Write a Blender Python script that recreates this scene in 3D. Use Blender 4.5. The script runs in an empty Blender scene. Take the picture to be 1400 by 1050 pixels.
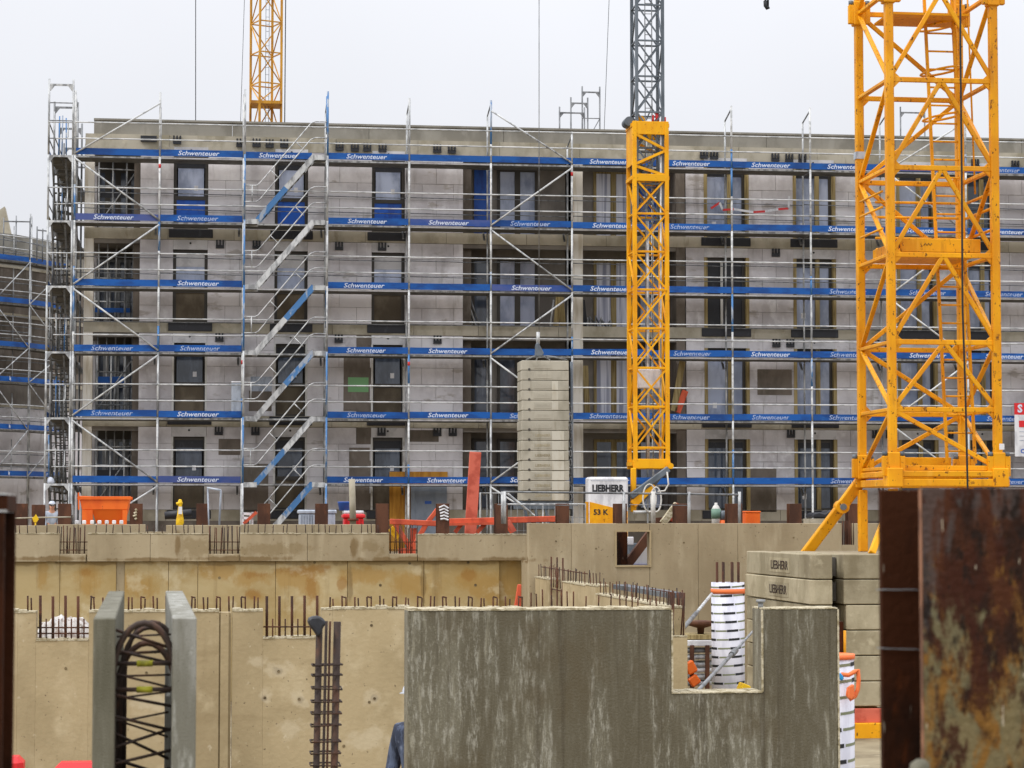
import bpy, bmesh, math, random
from mathutils import Vector, Matrix, Quaternion
random.seed(7)
C = bpy.context.scene.collection
SC = bpy.context.scene
# ------------------------------------------------------------------ camera, light, exposure
F, YAW, HY = 3200.0, math.radians(7.48), 712.0          # focal length and horizon in photo pixels (1400 x 1050)
PITCH = math.atan((HY - 525) / F)
FWD = Vector((math.sin(YAW) * math.cos(PITCH), math.cos(YAW) * math.cos(PITCH), math.sin(PITCH)))
RGT = Vector((math.cos(YAW), -math.sin(YAW), 0))
UPV = RGT.cross(FWD)
cam = bpy.data.cameras.new('camera')
cam.sensor_width = 36.0
cam.lens = 36.0 * F / 1400
cam.clip_start, cam.clip_end = 0.5, 2500
cam.dof.use_dof = True
cam.dof.focus_distance = 52
cam.dof.aperture_fstop = 10
camo = bpy.data.objects.new('camera', cam)
C.objects.link(camo)
camo.matrix_world = Matrix((RGT, UPV, -FWD)).transposed().to_4x4()
SC.camera = camo

SC.view_settings.view_transform = 'Standard'
SC.view_settings.look = 'None'
SC.view_settings.gamma = 1
SC.view_settings.use_curve_mapping = False
SC.view_settings.exposure = 0.0
SUN_EL, SUN_AZ = math.radians(50), math.radians(244)     # soft sun behind cloud, behind the camera to the left
w = bpy.data.worlds.new('World'); SC.world = w; w.use_nodes = True
wn, wl = w.node_tree.nodes, w.node_tree.links
bg = wn['Background']; bg.inputs['Strength'].default_value = 0.1
sky = wn.new('ShaderNodeTexSky'); sky.sky_type = 'NISHITA'; sky.sun_disc = False
sky.sun_elevation = SUN_EL; sky.sun_rotation = SUN_AZ
tc = wn.new('ShaderNodeTexCoord'); sep = wn.new('ShaderNodeSeparateXYZ'); wl.new(tc.outputs['Generated'], sep.inputs[0])
cl = wn.new('ShaderNodeMath'); cl.operation = 'MAXIMUM'; wl.new(sep.outputs['Z'], cl.inputs[0]); cl.inputs[1].default_value = 0
pw = wn.new('ShaderNodeMath'); pw.operation = 'POWER'; wl.new(cl.outputs[0], pw.inputs[0]); pw.inputs[1].default_value = 1.35
gr = wn.new('ShaderNodeMath'); gr.operation = 'MULTIPLY_ADD'; wl.new(pw.outputs[0], gr.inputs[0]); gr.inputs[1].default_value = 17.0; gr.inputs[2].default_value = 7.5
nz = wn.new('ShaderNodeTexNoise'); nz.inputs['Scale'].default_value = 3.0; nz.inputs['Detail'].default_value = 4; wl.new(tc.outputs['Generated'], nz.inputs['Vector'])
nm = wn.new('ShaderNodeMapRange'); wl.new(nz.outputs['Fac'], nm.inputs[0]); nm.inputs[1].default_value = .3; nm.inputs[2].default_value = .7; nm.inputs[3].default_value = .95; nm.inputs[4].default_value = 1.05
ml = wn.new('ShaderNodeMath'); ml.operation = 'MULTIPLY'; wl.new(gr.outputs[0], ml.inputs[0]); wl.new(nm.outputs[0], ml.inputs[1])
cc = wn.new('ShaderNodeVectorMath'); cc.operation = 'SCALE'; cc.inputs[0].default_value = (0.985, 1.0, 1.055); wl.new(ml.outputs[0], cc.inputs['Scale'])
mx = wn.new('ShaderNodeMix'); mx.data_type = 'RGBA'; mx.inputs['Factor'].default_value = 0.96    # closed cloud cover over the clear sky
wl.new(sky.outputs['Color'], mx.inputs['A']); wl.new(cc.outputs[0], mx.inputs['B']); wl.new(mx.outputs['Result'], bg.inputs['Color'])
sun = bpy.data.lights.new('sun', 'SUN'); sun.energy = 1.4; sun.angle = math.radians(12); sun.color = (1, .96, .9)
suno = bpy.data.objects.new('sun', sun); C.objects.link(suno)
suno.rotation_euler = Vector((math.sin(SUN_AZ) * math.cos(SUN_EL), math.cos(SUN_AZ) * math.cos(SUN_EL), math.sin(SUN_EL))).to_track_quat('Z', 'Y').to_euler()

def at(px, py, Y):
    d = FWD * F + RGT * (px - 700) + UPV * (525 - py)
    return d * (Y / d.y)
def FX(px, Y, py=600): return at(px, py, Y).x
def FZ(py, Y, px=700): return at(px, py, Y).z

# ------------------------------------------------------------------ materials
def S(r, g, b):
    f = lambda v: (v / 255 / 12.92) if v <= 10 else ((v / 255 + .055) / 1.055) ** 2.4
    return (f(r), f(g), f(b))
MATS = {}
def mat(name, base, layers=(), rough=.8, metal=0., bump=0., bscale=40., rnd=0., spec=.4, coord='P', rlay=None):
    m = bpy.data.materials.new(name); m.use_nodes = True
    n, l = m.node_tree.nodes, m.node_tree.links
    p = n['Principled BSDF']; p.inputs['Roughness'].default_value = rough; p.inputs['Metallic'].default_value = metal
    p.inputs['Specular IOR Level'].default_value = spec
    if coord == 'P':
        vec = n.new('ShaderNodeNewGeometry').outputs['Position']
    else:
        vec = n.new('ShaderNodeTexCoord').outputs['Object']
    col = n.new('ShaderNodeRGB').outputs[0]; col.default_value = (*base, 1)
    for i, L in enumerate(layers):
        mp = n.new('ShaderNodeMapping'); l.new(vec, mp.inputs[0])
        mp.inputs['Scale'].default_value = L['s'] if isinstance(L['s'], tuple) else (L['s'],) * 3
        mp.inputs['Location'].default_value = (3.1 * i + L.get('o', 0), 7.7 * i, 1.3 * i)
        t = n.new('ShaderNodeTexNoise'); t.inputs['Scale'].default_value = 1; t.inputs['Detail'].default_value = L.get('d', 5); t.inputs['Roughness'].default_value = L.get('r', .6)
        t.inputs['Distortion'].default_value = L.get('w', 0)
        l.new(mp.outputs[0], t.inputs['Vector'])
        r = n.new('ShaderNodeMapRange'); r.interpolation_type = 'SMOOTHSTEP'; l.new(t.outputs['Fac'], r.inputs[0])
        if 'z' in L:
            sz = n.new('ShaderNodeSeparateXYZ'); l.new(vec, sz.inputs[0]); q = n.new('ShaderNodeMapRange'); l.new(sz.outputs['Z'], q.inputs[0]); q.inputs[1].default_value = L['z'][0]; q.inputs[2].default_value = L['z'][1]
            q.inputs[3].default_value = -.16; q.inputs[4].default_value = .06; ad = n.new('ShaderNodeMath'); l.new(t.outputs['Fac'], ad.inputs[0]); l.new(q.outputs[0], ad.inputs[1]); l.new(ad.outputs[0], r.inputs[0])
        r.inputs[1].default_value = L.get('lo', .4); r.inputs[2].default_value = L.get('hi', .65); r.inputs[4].default_value = L.get('k', 1)
        fo = r.outputs[0]
        if 'pt' in L:                              # stains, joints and painted shade with their own place, ragged by the noise
            tot = None
            for (cx, cy, cz, rx, rz) in L['pt']:
                vs = n.new('ShaderNodeVectorMath'); vs.operation = 'SUBTRACT'; l.new(vec, vs.inputs[0]); vs.inputs[1].default_value = (cx, cy, cz)
                vm = n.new('ShaderNodeVectorMath'); vm.operation = 'MULTIPLY'; l.new(vs.outputs[0], vm.inputs[0]); vm.inputs[1].default_value = (1 / rx, 0, 1 / rz)
                vl = n.new('ShaderNodeVectorMath'); vl.operation = 'LENGTH'; l.new(vm.outputs[0], vl.inputs[0])
                a1 = n.new('ShaderNodeMath'); a1.operation = 'MULTIPLY_ADD'; l.new(t.outputs['Fac'], a1.inputs[0]); a1.inputs[1].default_value = L.get('rag', 3.0); l.new(vl.outputs['Value'], a1.inputs[2])
                q = n.new('ShaderNodeMapRange'); q.interpolation_type = 'SMOOTHSTEP'; l.new(a1.outputs[0], q.inputs[0]); h_ = L.get('rag', 3.0) * .5
                q.inputs[1].default_value = h_ + 1.15; q.inputs[2].default_value = h_ + .45; q.inputs[3].default_value = 0; q.inputs[4].default_value = L.get('k', 1)
                if tot is None: tot = q.outputs[0]
                else:
                    mxn = n.new('ShaderNodeMath'); mxn.operation = 'MAXIMUM'; l.new(tot, mxn.inputs[0]); l.new(q.outputs[0], mxn.inputs[1]); tot = mxn.outputs[0]
            fo = tot
        x = n.new('ShaderNodeMix'); x.data_type = 'RGBA'; l.new(fo, x.inputs['Factor']); l.new(col, x.inputs['A']); x.inputs['B'].default_value = (*L['c'], 1)
        col = x.outputs['Result']
        if rlay is not None and i == rlay[0]:
            q = n.new('ShaderNodeMapRange'); l.new(r.outputs[0], q.inputs[0]); q.inputs[3].default_value = rough; q.inputs[4].default_value = rlay[1]; l.new(q.outputs[0], p.inputs['Roughness'])
    if rnd:
        oi = n.new('ShaderNodeObjectInfo'); r = n.new('ShaderNodeMapRange'); l.new(oi.outputs['Random'], r.inputs[0]); r.inputs[3].default_value = 1 - rnd; r.inputs[4].default_value = 1 + rnd
        v = n.new('ShaderNodeVectorMath'); v.operation = 'SCALE'; l.new(col, v.inputs[0]); l.new(r.outputs[0], v.inputs['Scale']); col = v.outputs[0]
    l.new(col, p.inputs['Base Color'])
    if bump:
        t = n.new('ShaderNodeTexNoise'); t.inputs['Scale'].default_value = bscale; t.inputs['Detail'].default_value = 5; l.new(vec, t.inputs['Vector'])
        b = n.new('ShaderNodeBump'); b.inputs['Strength'].default_value = bump; b.inputs['Distance'].default_value = .02; l.new(t.outputs['Fac'], b.inputs['Height']); l.new(b.outputs[0], p.inputs['Normal'])
    MATS[name] = m
    return m
D = dict
def spots(Y, pts):
    o = []
    for px, py, rx, ry in pts:
        p = at(px, py, Y); o.append((p.x, p.y, p.z, rx * Y / 3200, ry * Y / 3200))
    return o
M_tan = mat('formed_concrete', S(177, 159, 123), [D(c=S(155, 138, 104), s=(.9, .9, .7), d=7, lo=.35, hi=.7), D(c=S(192, 176, 142), s=(2.2, 2.2, 1.8), d=6, lo=.5, hi=.7, k=.75), D(c=S(138, 121, 90), s=(3, 3, .35), d=6, lo=.56, hi=.74, k=.5), D(c=S(148, 130, 96), s=(.6, .6, 3.2), d=6, lo=.56, hi=.68, k=.5), D(c=S(196, 182, 152), s=5, d=7, k=.6, pt=spots(28, [(381, 916, 17, 13), (362, 954, 11, 12), (409, 956, 12, 13), (512, 955, 14, 13), (505, 1012, 30, 16), (400, 1000, 22, 16), (200, 960, 26, 12), (350, 905, 12, 10)])), D(c=S(140, 128, 108), s=7, d=6, k=.5, pt=spots(28, [(381, 917, 7, 6), (362, 955, 5, 5), (410, 957, 5, 5), (512, 955, 5, 5)])), D(c=S(84, 72, 52), s=(22, 22, 22), d=2, lo=.70, hi=.73, k=.75), D(c=S(208, 196, 168), s=(9, 9, 7), d=5, lo=.66, hi=.72, k=.5)], rough=.78, bump=.3, bscale=18, rnd=.03)
M_grey = mat('grey_formed_concrete', S(170, 155, 126), [D(c=S(150, 135, 107), s=(1.1, 1.1, .5), d=7, lo=.38, hi=.7), D(c=S(185, 172, 144), s=(4, 4, .8), d=6, lo=.52, hi=.72, k=.6), D(c=S(130, 115, 87), s=(2.2, 2.2, .35), d=6, lo=.58, hi=.74, k=.5), D(c=S(112, 88, 48), s=(4, 4, 1.5), d=7, k=.75, pt=spots(43, [(242, 744, 5, 17), (483, 749, 6, 16), (60, 764, 60, 4), (200, 765, 60, 3), (330, 764, 90, 4), (560, 765, 80, 4), (690, 765, 40, 4)])), D(c=S(124, 104, 66), s=(6, 6, 6), d=7, k=.5, pt=spots(43, [(270, 748, 26, 14), (510, 748, 18, 12), (372, 752, 60, 10)])), D(c=S(92, 78, 54), s=(18, 18, 18), d=2, lo=.69, hi=.72, k=.6)], rough=.8, bump=.2, bscale=15, rnd=.04)
M_stain_shade = mat('stained_shaded_concrete', S(178, 158, 114), [D(c=S(190, 174, 136), s=(.8, .8, .9), lo=.42, hi=.68, k=.7), D(c=S(158, 132, 78), s=(.55, .55, .8), d=8, r=.65, lo=.42, hi=.62, k=.7), D(c=S(162, 128, 66), s=(2.6, 2.6, 1.7), d=8, r=.7, k=.7, rag=3.4, pt=spots(43.2, [(410, 786, 42, 16), (345, 790, 34, 13), (425, 806, 16, 26), (352, 816, 16, 10), (120, 788, 18, 20), (60, 782, 8, 20), (640, 792, 26, 16), (665, 803, 34, 24), (505, 786, 46, 12), (300, 780, 36, 12), (560, 800, 40, 20), (705, 800, 26, 40), (190, 800, 30, 20)])), D(c=S(148, 106, 44), s=(4, 4, 2.2), d=8, r=.72, k=.65, rag=3.6, pt=spots(43.2, [(412, 780, 30, 9), (440, 778, 18, 7), (352, 786, 16, 6), (345, 812, 9, 7), (425, 800, 8, 18), (468, 798, 8, 8), (640, 786, 12, 7), (118, 782, 9, 9)])), D(c=S(118, 94, 54), s=(5, 5, .3), d=5, lo=.56, hi=.72, k=.5), D(c=S(204, 192, 160), s=(1.9, 1.9, 2.2), d=7, lo=.57, hi=.7, k=.5), D(c=S(112, 92, 56), s=3, d=6, k=.6, pt=spots(43.2, [(110, 769, 120, 4), (330, 769, 120, 4), (560, 769, 120, 4), (478, 800, 4, 40), (578, 800, 4, 40)]))], rough=.7, bump=.2, bscale=12, rnd=.04)  # dark strips along the top paint the thin shadow of the upper band
M_wet = mat('wet_concrete', S(94, 88, 71), [D(c=S(112, 107, 90), s=(4.6, 4.6, .4), d=4, lo=.4, hi=.58, k=.9), D(c=S(166, 163, 150), s=(34, 34, 7), d=8, r=.75, w=.3, lo=.49, hi=.63, k=.75), D(c=S(150, 145, 126), s=(80, 80, 30), d=4, lo=.55, hi=.65, k=.4), D(c=S(152, 147, 128), s=(24, 24, 2.2), d=6, lo=.55, hi=.68, k=.55), D(c=S(90, 83, 65), s=(5, 5, .5), d=5, w=.3, lo=.46, hi=.55, k=.85), D(c=S(88, 78, 57), s=(1.6, 1.6, 1.2), d=4, lo=.5, hi=.66, k=.8), D(c=S(64, 55, 38), s=(18, 18, .4), d=4, w=.2, lo=.56, hi=.7, k=.5)], rough=.62, bump=.25, bscale=60, rlay=(4, .42))
M_lip = mat('mortar_edge', S(196, 186, 160), [D(c=S(150, 138, 108), s=(14, 14, 20), lo=.45, hi=.6)], rough=.9, bump=.5, bscale=60)
M_slab = mat('precast_grey_concrete', S(146, 145, 137), [D(c=S(116, 114, 102), s=(8, 8, 1.6), lo=.4, hi=.62), D(c=S(176, 176, 168), s=(18, 6, 5), lo=.55, hi=.7, k=.7), D(c=S(84, 80, 64), s=(34, 34, 1.2), lo=.58, hi=.7, k=.7), D(c=S(92, 90, 78), s=120, d=2, lo=.62, hi=.68, k=.5)], rough=.8, bump=.2, bscale=160, rnd=.06)
M_slabd = mat('damp_precast_concrete', S(116, 113, 98), [D(c=S(92, 89, 73), s=(9, 9, 1.2), lo=.4, hi=.62), D(c=S(138, 136, 124), s=(22, 8, 4), d=6, lo=.58, hi=.7, k=.7), D(c=S(60, 56, 42), s=(36, 36, 1), lo=.58, hi=.7, k=.7)], rough=.8, bump=.2, bscale=160)
M_ball = mat('ballast_concrete', S(172, 161, 134), [D(c=S(148, 137, 110), s=(1.6, 1.6, 1), d=6, lo=.4, hi=.66), D(c=S(116, 103, 76), s=(.9, 1.1, .9), d=7, lo=.5, hi=.64, k=.55), D(c=S(112, 98, 70), s=(5, 5, .8), lo=.58, hi=.75, k=.6), D(c=S(196, 185, 156), s=(5, 5, 5), lo=.58, hi=.7, k=.5)], rough=.85, bump=.25, bscale=25, rnd=.13)
M_ballpale = mat('pale_ballast_concrete', S(180, 174, 158), [D(c=S(152, 146, 130), s=(1.6, 1.6, 1), lo=.4, hi=.68), D(c=S(118, 108, 84), s=(5, 5, .8), lo=.56, hi=.75, k=.6)], rough=.85, bump=.25, bscale=25, rnd=.08)
M_ballwhite = mat('chalky_ballast_concrete', S(198, 193, 178), [D(c=S(178, 168, 146), s=(5, 5, 1.2), lo=.45, hi=.7)], rough=.85, rnd=.05)
M_block = mat('sand_lime_block', S(222, 218, 219), [D(c=S(188, 183, 184), s=(.7, .7, .6), d=7, lo=.38, hi=.64), D(c=S(234, 232, 232), s=(1.6, 1.6, 1.2), d=6, lo=.54, hi=.7, k=.6), D(c=S(148, 141, 136), s=(2.2, 2.2, .4), d=6, lo=.56, hi=.74, k=.65), D(c=S(150, 140, 128), s=(.9, .9, 2.2), d=7, lo=.6, hi=.68, k=.6)], rough=.9, bump=.15, bscale=30, rnd=.05)
M_plast = mat('dark_plaster', S(120, 110, 100), [D(c=S(98, 90, 80), s=(1.5, 1.5, .8), lo=.4, hi=.65), D(c=S(142, 134, 124), s=(3, 3, 1), lo=.56, hi=.7, k=.5)], rough=.9, bump=.15)
M_mort = mat('mortar_joint', S(176, 171, 170), [D(c=S(146, 140, 138), s=5, lo=.4, hi=.6)], rough=.95)
M_band = mat('slab_edge_concrete', S(180, 172, 154), [D(c=S(150, 142, 122), s=(1.2, 1.2, .8), lo=.4, hi=.65), D(c=S(120, 106, 80), s=(3, 3, .8), lo=.58, hi=.74, k=.6), D(c=S(196, 186, 164), s=(2, 2, 3), lo=.58, hi=.7, k=.6)], rough=.9, rnd=.08)
M_para = mat('parapet_concrete', S(146, 142, 132), [D(c=S(126, 122, 112), s=(1, 1, .6), lo=.4, hi=.65), D(c=S(160, 156, 146), s=(2.4, 2.4, .8), lo=.56, hi=.7, k=.5), D(c=S(112, 104, 90), s=(4, 4, .5), lo=.62, hi=.78, k=.5)], rough=.9, rnd=.05)
M_col = mat('column_concrete', S(228, 222, 210), [D(c=S(204, 194, 174), s=(6, 6, .6), lo=.45, hi=.65), D(c=S(160, 122, 66), s=(7, 7, .3), lo=.6, hi=.72, k=.6)], rough=.85)
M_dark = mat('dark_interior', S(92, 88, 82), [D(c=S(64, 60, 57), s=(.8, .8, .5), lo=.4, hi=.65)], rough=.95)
M_room = mat('raw_room_wall', S(142, 136, 128), [D(c=S(112, 106, 100), s=(.8, .8, .5), lo=.4, hi=.65)], rough=.95)
M_glass = mat('filmed_sheen_glass', S(178, 187, 210), [D(c=S(128, 138, 162), s=(1.3, 1.3, .6), lo=.4, hi=.65), D(c=S(182, 190, 208), s=(5, 5, .5), lo=.58, hi=.7, k=.6)], rough=.12, spec=.6, rnd=.1)  # film tint; its noise paints uneven reflections into the colour
M_glassd = mat('dark_glass', S(88, 97, 112), [D(c=S(52, 59, 70), s=(1.5, 1.5, .5), lo=.4, hi=.6), D(c=S(132, 140, 156), s=(4, 4, .6), lo=.6, hi=.7, k=.6)], rough=.08, spec=.7, rnd=.15)
M_curt = mat('hung_white_film', S(220, 222, 234), [D(c=S(150, 154, 176), s=(9, 9, .25), d=3, lo=.42, hi=.62)], rough=.5, rnd=.06)
M_black = mat('black_membrane', S(38, 39, 44), [D(c=S(62, 64, 70), s=(7, 7, 3), lo=.55, hi=.7, k=.7)], rough=.5)
M_frame = mat('dark_window_frame', S(64, 60, 54), rough=.5, rnd=.1)
M_wfr = mat('white_window_frame', S(206, 204, 198), [D(c=S(170, 166, 156), s=4, lo=.5, hi=.7)], rough=.5)
M_wood = mat('raw_timber', S(164, 146, 102), [D(c=S(128, 110, 70), s=(18, 18, .8), lo=.45, hi=.6)], rough=.85, rnd=.1)
M_box = mat('blind_box_board', S(206, 204, 204), [D(c=S(182, 180, 180), s=(2, 2, 2), lo=.45, hi=.65)], rough=.7, rnd=.05)
M_bluefilm = mat('blue_protective_film', S(8, 88, 190), [D(c=S(6, 66, 158), s=(3, 3, 1.2), lo=.45, hi=.65)], rough=.35)
M_brown = mat('brown_board', S(108, 98, 82), [D(c=S(90, 80, 66), s=(2, 2, 1), lo=.4, hi=.6)], rough=.9, rnd=.15)
M_green = mat('green_film', S(116, 166, 112), rough=.5)
M_green2 = mat('grey_green_paint', S(112, 144, 126), rough=.5)
M_galv = mat('galvanised_steel', S(200, 202, 202), [D(c=S(140, 142, 144), s=(6, 6, 2.5), lo=.42, hi=.62), D(c=S(212, 212, 210), s=(3, 3, 1), lo=.58, hi=.7, k=.7), D(c=S(120, 110, 100), s=(9, 9, 5), lo=.66, hi=.74, k=.6)], rough=.5, metal=.12, rnd=.12)
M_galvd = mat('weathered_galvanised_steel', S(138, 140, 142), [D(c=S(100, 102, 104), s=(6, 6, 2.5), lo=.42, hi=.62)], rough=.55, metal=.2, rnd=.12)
M_bluest = mat('blue_marked_steel', S(76, 124, 176), [D(c=S(170, 176, 182), s=(4, 4, 1.6), lo=.5, hi=.58, k=.85)], rough=.5, metal=.2, rnd=.1)
M_redst = mat('red_marked_steel', S(206, 52, 52), rough=.5)
M_galvl = mat('bright_galvanised_steel', S(208, 209, 208), [D(c=S(166, 168, 168), s=(3, 6, 6), lo=.45, hi=.62), D(c=S(120, 122, 122), s=(1.5, 6, 6), lo=.62, hi=.7, k=.6)], rough=.5, rnd=.1)
M_deck = mat('deck_underside', S(112, 110, 104), [D(c=S(84, 82, 78), s=(3, 9, 9), lo=.42, hi=.62), D(c=S(150, 148, 142), s=(14, 14, 14), lo=.62, hi=.7, k=.5)], rough=.8, metal=.15, rnd=.12)
M_blue = mat('blue_toe_board', S(4, 84, 162), [D(c=S(2, 62, 130), s=(1.4, 1.4, 3), lo=.42, hi=.65), D(c=S(60, 118, 178), s=(3, 3, 14), lo=.6, hi=.72, k=.5)], rough=.55, rnd=.1)
M_blue2 = mat('faded_blue_toe_board', S(70, 84, 140), [D(c=S(40, 72, 140), s=(1.4, 1.4, 3), lo=.42, hi=.65)], rough=.6, rnd=.1)
M_print = mat('white_print', S(208, 217, 234), rough=.6)
M_yel = mat('crane_yellow_paint', S(234, 164, 10), [D(c=S(216, 142, 6), s=(1.3, 1.3, .8), d=6, lo=.4, hi=.62), D(c=S(240, 178, 60), s=(6, 6, 1), lo=.58, hi=.7, k=.5), D(c=S(140, 84, 16), s=(5, 5, .9), d=6, lo=.58, hi=.72, k=.45), D(c=S(106, 58, 20), s=(9, 9, 6), d=7, r=.72, lo=.6, hi=.65, k=.85), D(c=S(58, 34, 18), s=(19, 19, 13), d=4, lo=.64, hi=.67, k=.9)], rough=.5, bump=.06, bscale=20, rnd=.1, spec=.3)
M_yel2 = mat('bright_crane_yellow', S(240, 174, 10), [D(c=S(222, 148, 6), s=(2.3, 2.3, 1), lo=.42, hi=.65), D(c=S(126, 70, 20), s=(8, 8, 6), d=6, r=.7, lo=.61, hi=.66, k=.7)], rough=.5, rnd=.08, spec=.3)
M_cgrey = mat('crane_grey_paint', S(104, 112, 120), [D(c=S(82, 90, 98), s=(3, 3, 1), lo=.42, hi=.62)], rough=.45, metal=.1, rnd=.1)
M_rust = mat('brown_rusted_steel', S(98, 62, 42), [D(c=S(72, 44, 30), s=(3, 3, 1.2), lo=.4, hi=.62), D(c=S(122, 74, 46), s=(9, 9, 3), lo=.6, hi=.72, k=.6)], rough=.8, bump=.2, rnd=.12)
M_pile = mat('weathered_pile_steel', S(70, 36, 16), [D(c=S(38, 19, 9), s=(14, 14, 5), d=7, lo=.4, hi=.58), D(c=S(84, 84, 84), s=(17, 17, 5), d=7, w=.5, lo=.5, hi=.58, k=.4, z=(-.3, .05)), D(c=S(132, 94, 40), s=(15, 15, 8), d=9, r=.72, w=.5, lo=.46, hi=.6, k=.85, z=(.0, -.35)), D(c=S(110, 104, 76), s=(19, 19, 7), d=8, r=.68, w=.4, lo=.5, hi=.6, k=.8, z=(-.05, -.3)), D(c=S(56, 24, 9), s=(13, 13, 6), d=8, r=.7, o=4, lo=.5, hi=.58, k=.9), D(c=S(24, 14, 8), s=(30, 30, 13), d=6, lo=.58, hi=.66, k=.85), D(c=S(188, 176, 154), s=(80, 80, 12), d=2, lo=.71, hi=.74, k=.85)], rough=.75, bump=.35, bscale=70, spec=.2)
M_piled = mat('dark_pile_steel', S(56, 27, 9), [D(c=S(30, 14, 6), s=(7, 7, 2.4), d=7, lo=.4, hi=.6), D(c=S(92, 46, 16), s=(15, 15, 5), d=7, lo=.56, hi=.7, k=.6), D(c=S(150, 140, 124), s=(80, 80, 10), d=2, lo=.71, hi=.74, k=.7)], rough=.85, bump=.2, bscale=50, spec=.15)
M_edge = mat('lit_steel_edge', S(150, 104, 76), [D(c=S(96, 62, 42), s=(30, 30, 12), lo=.45, hi=.62)], rough=.6)  # bright lit rim of the pile flange put into a lighter colour
M_rebar = mat('rusty_rebar', S(84, 50, 32), [D(c=S(56, 36, 26), s=(9, 9, 4), lo=.42, hi=.62), D(c=S(128, 72, 36), s=(14, 14, 9), lo=.6, hi=.72, k=.6)], rough=.85, rnd=.15)
M_rebard = mat('dark_rebar', S(58, 46, 40), [D(c=S(86, 58, 42), s=(12, 12, 6), lo=.5, hi=.68)], rough=.7, metal=.2, rnd=.1)
M_white = mat('white_sheet', S(226, 226, 228), [D(c=S(196, 196, 200), s=(4, 4, 2), lo=.45, hi=.65)], rough=.6, rnd=.04)
M_cloth_w = mat('dirty_white_sheet', S(196, 192, 188), [D(c=S(150, 138, 128), s=(9, 9, 9), lo=.45, hi=.62), D(c=S(110, 88, 76), s=(14, 14, 14), lo=.6, hi=.7, k=.7)], rough=.8)
M_tube = mat('white_formwork_tube', S(222, 222, 232), [D(c=S(200, 200, 212), s=(5, 5, 1), lo=.45, hi=.65)], rough=.45)
M_print2 = mat('worn_white_print', S(168, 182, 212), [D(c=S(60, 110, 178), s=(9, 9, 20), lo=.52, hi=.6, k=.8)], rough=.6)
M_ink = mat('black_ink', S(34, 36, 40), rough=.6)
M_inkg = mat('olive_print', S(132, 138, 110), rough=.6)
M_orange = mat('orange_paint', S(240, 112, 30), [D(c=S(224, 92, 20), s=(2, 2, 1), lo=.42, hi=.65), D(c=S(150, 70, 40), s=(8, 8, 6), lo=.66, hi=.72, k=.6)], rough=.5)
M_orast = mat('orange_steel', S(204, 88, 56), [D(c=S(172, 70, 46), s=(4, 4, 2), lo=.42, hi=.65), D(c=S(130, 66, 50), s=(11, 11, 6), lo=.6, hi=.7, k=.7)], rough=.65, rnd=.08)
M_strap = mat('orange_strap', S(240, 122, 66), rough=.6)
M_salm = mat('salmon_beam_paint', S(206, 104, 82), [D(c=S(180, 80, 60), s=(4, 4, 4), lo=.45, hi=.65)], rough=.6)
M_red = mat('red_plastic', S(214, 40, 44), rough=.4)
M_bluep = mat('blue_plastic', S(46, 92, 178), rough=.4)
M_cyan = mat('bright_blue_plastic', S(40, 150, 210), rough=.4)
M_greyp = mat('grey_plastic', S(176, 184, 196), [D(c=S(146, 154, 166), s=(8, 8, 3), lo=.45, hi=.65)], rough=.5)
M_door = mat('grey_door_paint', S(140, 150, 164), [D(c=S(120, 130, 144), s=(2, 2, 1), lo=.45, hi=.65)], rough=.5)
M_form = mat('yellow_formwork_ply', S(196, 140, 48), [D(c=S(168, 112, 30), s=(5, 5, .8), lo=.42, hi=.62)], rough=.7)
M_floor = mat('pit_floor', S(150, 138, 112), [D(c=S(112, 100, 78), s=.6, lo=.4, hi=.6), D(c=S(176, 166, 140), s=2.4, lo=.55, hi=.7, k=.6)], rough=.95, bump=.4, bscale=6)
M_earth = mat('site_earth', S(128, 112, 86), [D(c=S(92, 80, 62), s=.5, lo=.4, hi=.62), D(c=S(156, 142, 116), s=3, lo=.55, hi=.7, k=.6)], rough=.95, bump=.5, bscale=5)
M_tie = mat('tie_hole_plug', S(126, 110, 80), [D(c=S(84, 72, 52), s=20, lo=.45, hi=.6)], rough=.9)
M_amber = mat('dull_amber_paint', S(206, 150, 40), [D(c=S(166, 110, 24), s=(3, 3, 1), lo=.45, hi=.65)], rough=.5, rnd=.1)
M_skin = mat('skin', S(196, 146, 120), rough=.6, coord='O')
M_cloth = mat('blue_grey_workwear', S(84, 94, 116), [D(c=S(46, 52, 68), s=(16, 16, 4), lo=.42, hi=.56), D(c=S(140, 150, 168), s=(10, 10, 4), lo=.62, hi=.7, k=.6)], rough=.9)
M_trou = mat('dark_trousers', S(46, 48, 58), [D(c=S(34, 36, 44), s=9, lo=.42, hi=.6)], rough=.9)
M_helm = mat('white_helmet_shell', S(200, 206, 218), rough=.3)
M_yelp = mat('yellow_plastic', S(234, 190, 20), [D(c=S(200, 150, 10), s=6, lo=.5, hi=.65)], rough=.5)
M_spacer = mat('yellow_green_spacer', S(164, 160, 40), [D(c=S(120, 116, 30), s=14, lo=.45, hi=.6)], rough=.6)

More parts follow.
